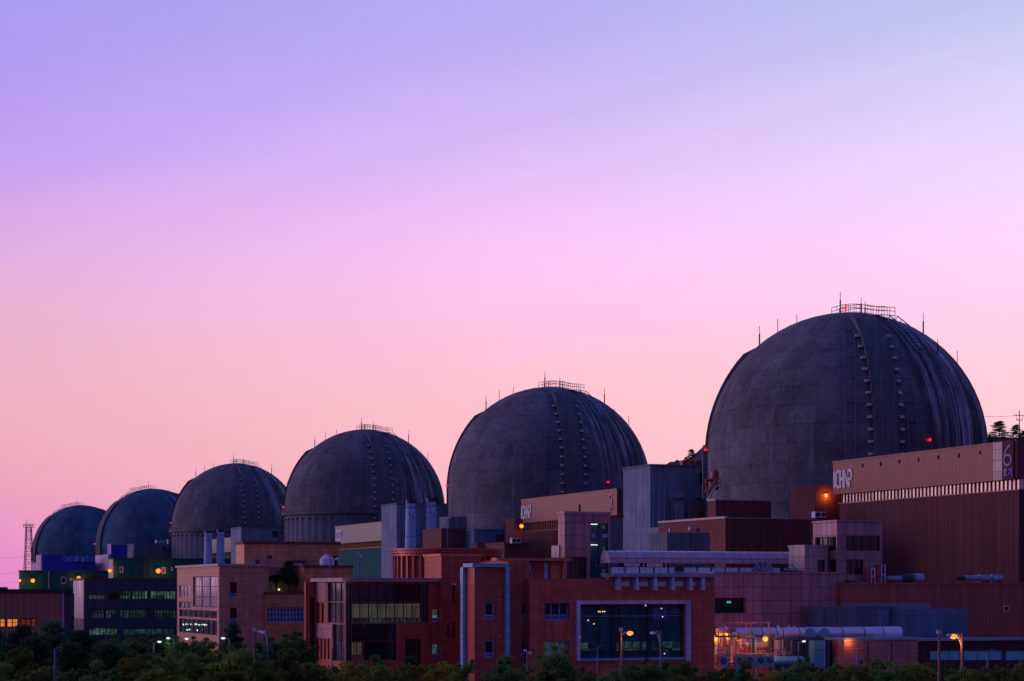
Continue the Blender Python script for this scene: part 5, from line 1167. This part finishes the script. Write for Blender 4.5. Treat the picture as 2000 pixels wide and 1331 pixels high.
lamp_post('lit white flat lamp near the mirror glazed flank, middle one', 376, 1249, 214, 'flat', -1, 'cool')
lamp_post('lit white flat lamp in front of the tan building corner', 448, 1248, 200, 'flat', -1, 'cool')
lamp_post('lit white lamp in the pipe yard below the blind pipe flanges', 1559, 1254, 218, 'flat', 1, 'cool')
lamp_post('floodlight pole beside the white water tank on the tan building', 645.5, 1090, 236, 'box', 1, None, 'pole_blue', 0.07)
lamp_post('pole with a twin floodlight in front of the green sided hall', 701, 1083, 238, 'twin', 1, None, 'pole_blue', 0.07)

# ------------------------------------------------------------------ masts and wires
k = 905 / F; t = empty('lattice_mast', 'steel lattice mast with a platform left of the farthest dome', 'mast', (W(56, 1150, 905).x, 905, GZ))
H = (HY - 1030) * k - GZ; bm = bmesh.new()
hw = lambda z: 2.05 - 1.0 * max(0, (z - 20)) / (H - 20)
for sx_ in (-1, 1):
    for sy_ in (-1, 1): tube(bm, [(sx_ * hw(0), sy_ * hw(0), 0), (sx_ * hw(20), sy_ * hw(20), 20), (sx_ * hw(H), sy_ * hw(H), H)], 0.17, 4)
obj('leg', bm, 'rail', t); bm = bmesh.new(); nb = 11
for i in range(nb):
    z0 = 8 + (H - 8) * i / nb; z1 = 8 + (H - 8) * (i + 1) / nb; a, c = hw(z0), hw(z1)
    for fx_ in (0, 1):
        for s_ in (-1, 1):
            p = [(-a, s_ * a, z0), (a, s_ * a, z0), (-c, s_ * c, z1), (c, s_ * c, z1)]
            if fx_: p = [(y, x, z) for x, y, z in p]
            tube(bm, [p[0], p[3]], 0.07, 4); tube(bm, [p[1], p[2]], 0.07, 4); tube(bm, [p[2], p[3]], 0.07, 4)
obj('bracing', bm, 'rail', t)
bm = bmesh.new(); bx(bm, -1.9, 1.9, -1.9, 1.9, H - 0.15, H)
for h in (0.6, 1.2):
    for p, q in (((-1.9, -1.9), (1.9, -1.9)), ((1.9, -1.9), (1.9, 1.9)), ((1.9, 1.9), (-1.9, 1.9)), ((-1.9, 1.9), (-1.9, -1.9))): tube(bm, [(*p, H + h), (*q, H + h)], 0.09, 4)
for x in (-1.9, 0, 1.9):
    for y in (-1.9, 1.9): tube(bm, [(x, y, H), (x, y, H + 1.2)], 0.09, 4)
obj('platform', bm, 'rail', t); bm = bmesh.new(); tube(bm, [(-0.9, 0, H), (-0.9, 0, H + 3.6)], 0.07, 4); obj('rod', bm, 'rail', t)
k = 620 / F; t = empty('power_pylon', 'dark power pole with two cross arms at the right edge', 'pylon', W(1991, 870, 620)); H = 68 * k
bm = bmesh.new(); tube(bm, [(0, 0, -2), (0, 0, H)], 0.20, 6, 0.13); obj('pole', bm, 'rail', t)
for z, a in ((H * 0.855, 1.55), (H * 0.72, 0.85)):
    bm = bmesh.new(); tube(bm, [(-a, 0, z), (a, 0, z)], 0.09, 5)
    for x in (-a, -a * 0.6, a): tube(bm, [(x, 0, z), (x, 0, z + 0.5)], 0.06, 4)
    obj('cross_arm', bm, 'rail', t)
bm = bmesh.new(); tube(bm, [(1.1, 0, H * 0.86), (1.05, 0, H * 0.75), (0.3, 0, H * 0.70)], 0.05, 4); tube(bm, [(-1.1, 0, H * 0.86), (-0.7, 0, H * 0.73)], 0.05, 4); obj('jumper_cable', bm, 'rail', t)
def wire(label, p, q, sag, r_=0.045):
    pts = []
    for i in range(17): f_ = i / 16; v = p.lerp(q, f_); v.z -= sag * 4 * f_ * (1 - f_); pts.append(v)
    o = bpy.data.objects.new; bm = bmesh.new(); tube(bm, [v - p for v in pts], r_, 4); c = obj('power_line', bm, 'rail', None, loc=p); tag(c, label, 'power line', 'overhead power lines')
wire('thin overhead wire running from the power pole behind the nearest dome', W(1989, 811, 620), W(1880, 807, 640), 0.8)
wire('highest faint wire reaching the lattice mast from the left edge', W(-60, 1087, 900), W(56, 1088, 905), 0.4, 0.03)
wire('middle faint wire reaching the lattice mast from the left edge', W(-60, 1121, 900), W(56, 1118, 905), 0.3, 0.03)
wire('lowest faint wire left of the low green hall', W(-60, 1139, 900), W(56, 1136, 905), 0.3, 0.03)
k = 560 / F; t = empty('pipe_cage', 'arched cage of thin hoops beyond the pine right of the nearest dome', 'cage', W(1935, 868, 560))
bm = bmesh.new()
for i in range(12): x = i * 0.75; z = 1.5 + 1.6 * math.sin(R(60 + i * 9)); tube(bm, [(2.4 + x, 0, -1.5), (2.4 + x, 0, z)], 0.055, 4)
tube(bm, [(2.4 + i * 0.75, 0, 1.5 + 1.6 * math.sin(R(60 + i * 9))) for i in range(12)], 0.07, 4); obj('hoop', bm, 'rail', t)
bm = bmesh.new(); bx(bm, -0.8, 5.4, -0.5, 0.5, -3, 0.15); obj('base', bm, 'conc_dark', t)
t = empty('cage_platform', 'small railed platform at the left limb of the nearest dome', 'platform', W(1377, 883, 345)); k = 345 / F
bm = bmesh.new(); bx(bm, -0.4, 0.8, -0.6, 0.6, -8, 0); obj('shaft', bm, 'conc_dark', t); bm = bmesh.new()
for h in (0.5, 1.1): tube(bm, [(-0.4, -0.6, h), (0.8, -0.6, h)], 0.05, 4)
for x in (-0.4, 0.2, 0.7): tube(bm, [(x, -0.6, 0), (x, -0.6, 1.1)], 0.05, 4)
obj('railing', bm, 'rail_y', t)

# ------------------------------------------------------------------ trees
def tree_mesh(kind, seed, leaf):
    """two meshes of a tree 14 m high: trunk with limbs, and a crown of small leaf faces in clumps"""
    rn = random.Random(seed); tb = bmesh.new(); cb = bmesh.new(); H = 14.0; clumps = []
    if kind == 'broad':
        tube(tb, [(0, 0, 0), (0.1, 0, 3), (rn.uniform(-.3, .3), rn.uniform(-.3, .3), 7), (rn.uniform(-.3, .3), rn.uniform(-.3, .3), 11.5)], 0.30, 8, 0.07)
        n = 84; ph = [rn.uniform(0, 6.28) for _ in range(4)]
        for i in range(n):
            a = i * 2.399 + rn.uniform(-.5, .5); u = (i + 0.5) / n; el = math.asin(1 - 1.2 * u)
            lobe = 1 + 0.16 * math.sin(2 * a + ph[0]) + 0.13 * math.sin(3 * a + ph[1] + 2 * el) + 0.10 * math.sin(5 * a + ph[2])
            rr = 3.9 * lobe * rn.uniform(0.62, 1.10); hz = 3.6 * rn.uniform(0.60, 1.10) * (1 + 0.12 * math.sin(2 * a + ph[3]))
            c = Vector((rr * math.cos(el) * math.cos(a), rr * math.cos(el) * math.sin(a), 9.6 + hz * math.sin(el))); clumps.append((c, rn.uniform(0.45, 1.20), rn.uniform(0.24, 0.40)))
            if i % 4 == 0: tube(tb, [(0, 0, rn.uniform(4.5, 8)), tuple(c * 0.5 + Vector((0, 0, 4.2))), tuple(c)], 0.10, 5, 0.02)
        for _ in range(10):     # stray sprays beyond the outline
            a = rn.uniform(0, 6.28); el = rn.uniform(0.2, 1.5)
            clumps.append((Vector((4.3 * math.cos(el) * math.cos(a), 4.3 * math.cos(el) * math.sin(a), 9.7 + 3.9 * math.sin(el))), rn.uniform(0.3, 0.55), 0.35))
        per, ls = 165, 0.15
    else:
        tube(tb, [(0, 0, 0), (0.15, 0, 5), (0, 0.1, 10), (0, 0, 13.6)], 0.26, 8, 0.05)
        n = 46
        for i in range(n):
            z = 4.6 + 9.2 * ((i + 0.5) / n) ** 0.85; reach = (3.3 * (1 - ((z - 4.6) / 9.6) ** 1.6) + 0.35) * rn.uniform(0.55, 1.1); a = i * 2.399 + rn.uniform(-.5, .5)
            c = Vector((reach * math.cos(a), reach * math.sin(a), z + rn.uniform(-0.2, 0.3)))
            tube(tb, [(0, 0, z - 0.3 - reach * 0.1), tuple(c * 0.6 + Vector((0, 0, z * 0.4 - 0.1))), tuple(c)], 0.07, 5, 0.02)
            clumps.append((c, rn.uniform(0.7, 1.15), 0.30)); clumps.append((Vector((c.x * 0.55, c.y * 0.55, c.z)), rn.uniform(0.6, 0.9), 0.3))
        clumps.append((Vector((0, 0, 13.6)), 0.5, 1.0)); per, ls = 105, 0.24
    vs = []; fs = []
    for c, r_, flat in clumps:
        for _ in range(int(per * r_)):
            d_ = Vector((rn.gauss(0, 1), rn.gauss(0, 1), rn.gauss(0, 1))).normalized() * (rn.random() ** 0.5) * r_
            p = c + Vector((d_.x, d_.y, d_.z * flat)) * 1.15
            nrm = Vector((rn.gauss(0, 0.6), rn.gauss(0, 0.6), 1.0 if kind == 'broad' else 0.5)).normalized()
            a = nrm.orthogonal().normalized(); a = (a * math.cos(q := rn.uniform(0, 6.28)) + nrm.cross(a) * math.sin(q)); bb = nrm.cross(a)
            L1 = ls * rn.uniform(0.7, 1.5); L2 = L1 * (0.55 if kind == 'broad' else 0.22)
            i0 = len(vs); vs += [p - a * L1, p + bb * L2, p + a * L1, p - bb * L2]; fs.append((i0, i0 + 1, i0 + 2, i0 + 3))
    me = bpy.data.meshes.new('crown'); me.from_pydata([tuple(v) for v in vs], [], fs); me.materials.append(MT[leaf]); cb.free()
    tm = bpy.data.meshes.new('trunk'); tb.to_mesh(tm); tb.free(); tm.materials.append(MT['bark']); return tm, me
PROTO = {'green': [tree_mesh('broad', s, 'leaf_green') for s in (1, 2, 12)], 'olive': [tree_mesh('broad', s, 'leaf_olive') for s in (3, 4, 13)], 'gold': [tree_mesh('broad', s, 'leaf_gold') for s in (6, 14)], 'pine': [tree_mesh('pine', s, 'needle') for s in (7, 8, 9)]}
rt = random.Random(11)
MARK = [(20, 'the orange lit bay at far left'), (70, 'the plain brown warehouse'), (135, 'the warehouse corner'), (185, 'the pale flank of the dark office'), (240, "the dark office left windows"), (300, "the dark office right windows"), (365, 'the mirror glazed flank'), (430, 'the tan building corner'), (480, "the tan building's narrow windows"), (555, 'the blue framed window row'), (625, 'the slotted pink pillar'), (690, 'the glass office corner'), (750, 'the lit blinds'), (810, 'the dark glass office doorway'), (870, 'the recessed red wall'), (940, 'the pale blue framed block'), (1000, "the pale blue framed strip"), (1060, "the red building's small windows"), (1125, "the huge window's left edge"), (1190, 'the orange street lamp'), (1250, 'the middle of the framed window'), (1315, "the huge window's right end"), (1375, "the red building's right corner"), (1435, 'the fan units'), (1500, 'the lilac tank'), (1570, 'the blind pipe flanges'), (1630, 'the teal cabinets'), (1690, "the boarded shed's lit end"), (1750, 'the middle of the boarded shed'), (1810, 'the left cyan panel'), (1860, 'the double lamps'), (1915, 'the bent pole by the cyan panels'), (1980, "the lower wall's right edge"), (2060, 'the far right corner')]
LOOK = {'green': 'bushy dark green tree', 'olive': 'bushy olive tree', 'gold': 'golden tinged tree', 'pine': 'dark layered pine'}
ROW = {0: 'of the nearest row', 1: 'of the middle row', 2: 'of the back row'}
def tree(px, pyt, d, half, kind, row):
    top = W(px, pyt, d); h = top.z - GZ; tm, cm = PROTO[kind][rt.randrange(len(PROTO[kind]))]
    mk = min(MARK, key=lambda m: abs(m[0] - px))[1]
    t = empty('pine_tree' if kind == 'pine' else 'broadleaf_tree', '%s %s below %s' % (LOOK[kind], ROW[row], mk), 'tree', (top.x, top.y, GZ), rt.uniform(0, 6.28), 'pines in front of the buildings' if kind == 'pine' else 'broadleaf trees in front of the buildings')
    sc = half / F * d / (3.6 if kind == 'pine' else 4.3); t.scale = (sc, sc, h / 14.0 if kind == 'pine' else h / 13.9)
    for nm, me in (('trunk', tm), ('crown', cm)):
        o = bpy.data.objects.new(nm, me); COL.objects.link(o); o.parent = t
# nearest row: olive and golden crowns cut by the lower frame edge
for px, py, half, kd in ((-10, 1288, 75, 'olive'), (45, 1268, 62, 'olive'), (98, 1298, 55, 'olive'), (150, 1308, 60, 'green'), (200, 1300, 60, 'green'), (255, 1283, 55, 'gold'), (318, 1283, 62, 'olive'), (372, 1274, 60, 'olive'), (440, 1268, 62, 'olive'), (505, 1286, 58, 'olive'), (566, 1268, 58, 'olive'), (630, 1296, 55, 'olive'), (690, 1290, 52, 'gold'), (745, 1300, 55, 'olive'), (805, 1294, 55, 'gold'), (865, 1290, 52, 'gold'), (915, 1287, 48, 'olive'), (985, 1290, 62, 'green'), (1050, 1306, 50, 'olive'), (1090, 1263, 64, 'green'), (1150, 1312, 55, 'olive'), (1205, 1298, 56, 'green'), (1262, 1287, 60, 'green'), (1330, 1294, 58, 'olive'), (1395, 1306, 50, 'olive'), (1455, 1300, 52, 'green'), (1510, 1308, 52, 'gold'), (1562, 1298, 52, 'green'), (1615, 1306, 52, 'olive'), (1668, 1296, 52, 'gold'), (1722, 1290, 56, 'green'), (1785, 1292, 56, 'olive'), (1838, 1296, 52, 'green'), (1890, 1302, 56, 'olive'), (1945, 1298, 56, 'olive'), (1998, 1290, 56, 'olive'), (2062, 1288, 56, 'green')):
    tree(px, py - 7, 150 if px == 440 else 150 + rt.uniform(-10, 12), half * 1.12, kd, 0)
for px, py, half, kd in ((-20, 1250, 70, 'pine'), (70, 1248, 66, 'pine'), (140, 1262, 70, 'pine'), (215, 1262, 70, 'pine'), (285, 1260, 66, 'green'), (340, 1262, 60, 'green'), (402, 1256, 60, 'green'), (470, 1252, 60, 'green'), (540, 1262, 58, 'pine'), (605, 1290, 42, 'olive'), (735, 1282, 50, 'green'), (795, 1286, 44, 'pine'), (1020, 1300, 50, 'green'), (1232, 1300, 50, 'olive'), (1300, 1296, 50, 'pine'), (1425, 1300, 40, 'olive'), (1540, 1302, 40, 'olive'), (1575, 1280, 34, 'green'), (1640, 1298, 40, 'green'), (1700, 1281, 46, 'green'), (1752, 1288, 44, 'olive'), (1812, 1290, 46, 'olive'), (1860, 1294, 46, 'green'), (1975, 1292, 50, 'green')):
    tree(px, py, 178 + rt.uniform(-6, 8), half * 1.1, kd, 1)
for px, py, half, kd in ((-15, 1224, 60, 'pine'), (42, 1216, 62, 'pine'), (100, 1208, 66, 'pine'), (160, 1228, 58, 'pine'), (225, 1232, 60, 'green'), (280, 1230, 60, 'green'), (335, 1233, 58, 'green'), (385, 1236, 50, 'green'), (455, 1216, 40, 'pine'), (520, 1244, 46, 'green'), (575, 1226, 50, 'green')):
    tree(px, py + (8 if px < 200 else 3), 212 + rt.uniform(-5, 6), half * 1.1, kd, 2)
# the roof garden plants of the tan building, seen in the recess
for px, py, kd, lb in ((563, 1096, 'pine', 'dark slender pine growing on the tan building terrace'), (540, 1136, 'green', 'low dark shrub on the tan building terrace'), (582, 1140, 'green', 'dark shrub beside the pine on the tan building terrace')):
    p = W(px, 1163, 263.5); h = (1163 - py) / F * 264.5; tm, cm = PROTO[kd][0]
    t = empty('terrace_plant', lb, 'plant', p, 0.7); t.scale = (0.36, 0.36, h / 14) if kd == 'pine' else (0.34, 0.34, h / 9)
    for nm, me in (('trunk', tm), ('crown', cm)): o = bpy.data.objects.new(nm, me); COL.objects.link(o); o.parent = t
t = empty('terrace_lamp', 'greenish lamp among the shrubs on the tan building terrace', 'lamp', W(545, 1152, 263))
bm = bmesh.new(); tube(bm, [(0, 0, -0.6), (0, 0, 0)], 0.06, 6); obj('stem', bm, 'dark', t); bm = bmesh.new(); bmesh.ops.create_icosphere(bm, subdivisions=2, radius=0.13); obj('bulb', bm, 'garden_lamp', t); point(t, (0, -0.3, 0.3), 1.5, (0.6, 1.0, 0.35), 0.15)
t = empty('garden_light', 'yellow green ground light under the tree by the tan building corner', 'lamp', W(447, 1290, 134)); bm = bmesh.new(); tube(bm, [(0, 0, -0.3), (0, 0, 0.1)], 0.12, 8); obj('housing', bm, 'dark', t); point(t, W(438, 1266, 147.9) - t.location, 25, (0.85, 1.0, 0.15), 0.3)
# hill trees behind the nearest domes
for px, py, pb, half, kd, lb in ((1322, 899, 912, 9, 'pine', 'small pine on the skyline above the tall concrete roof'), (1340, 893, 910, 8, 'pine', 'wispy pine second on the skyline above the concrete roof'), (1351, 878, 905, 12, 'pine', 'tallest wispy pine on the skyline between the two nearest domes'), (1366, 884, 895, 9, 'pine', 'bushy pine on the slope near the left limb of the nearest dome'), (1376, 876, 890, 9, 'green', 'dark bush on the slope against the left limb of the nearest dome'), (1307, 906, 915, 8, 'green', 'low dark bush on the skyline right of the second dome'), (1951, 823, 868, 22, 'pine', 'leaning pine right of the nearest dome on the skyline'), (1932, 850, 868, 10, 'pine', 'short pine touching the right limb of the nearest dome'), (1984, 830, 870, 16, 'pine', 'pine beside the power pole at the right edge'), (1998, 842, 870, 12, 'pine', 'pine cut by the right edge below the power pole')):
    d_ = 605 if px < 1500 else 590; p = W(px, pb + 12, d_); h = (pb + 12 - py) / F * d_; tm, cm = PROTO[kd][len(lb) % len(PROTO[kd])]
    t = empty('hill_pine' if kd == 'pine' else 'hill_bush', lb, 'tree', p, px * 0.37, 'trees on the slope behind the domes'); sc = half / F * d_ / 3.6; t.scale = (sc, sc, h / 14)
    for nm, me in (('trunk', tm), ('crown', cm)): o = bpy.data.objects.new(nm, me); COL.objects.link(o); o.parent = t
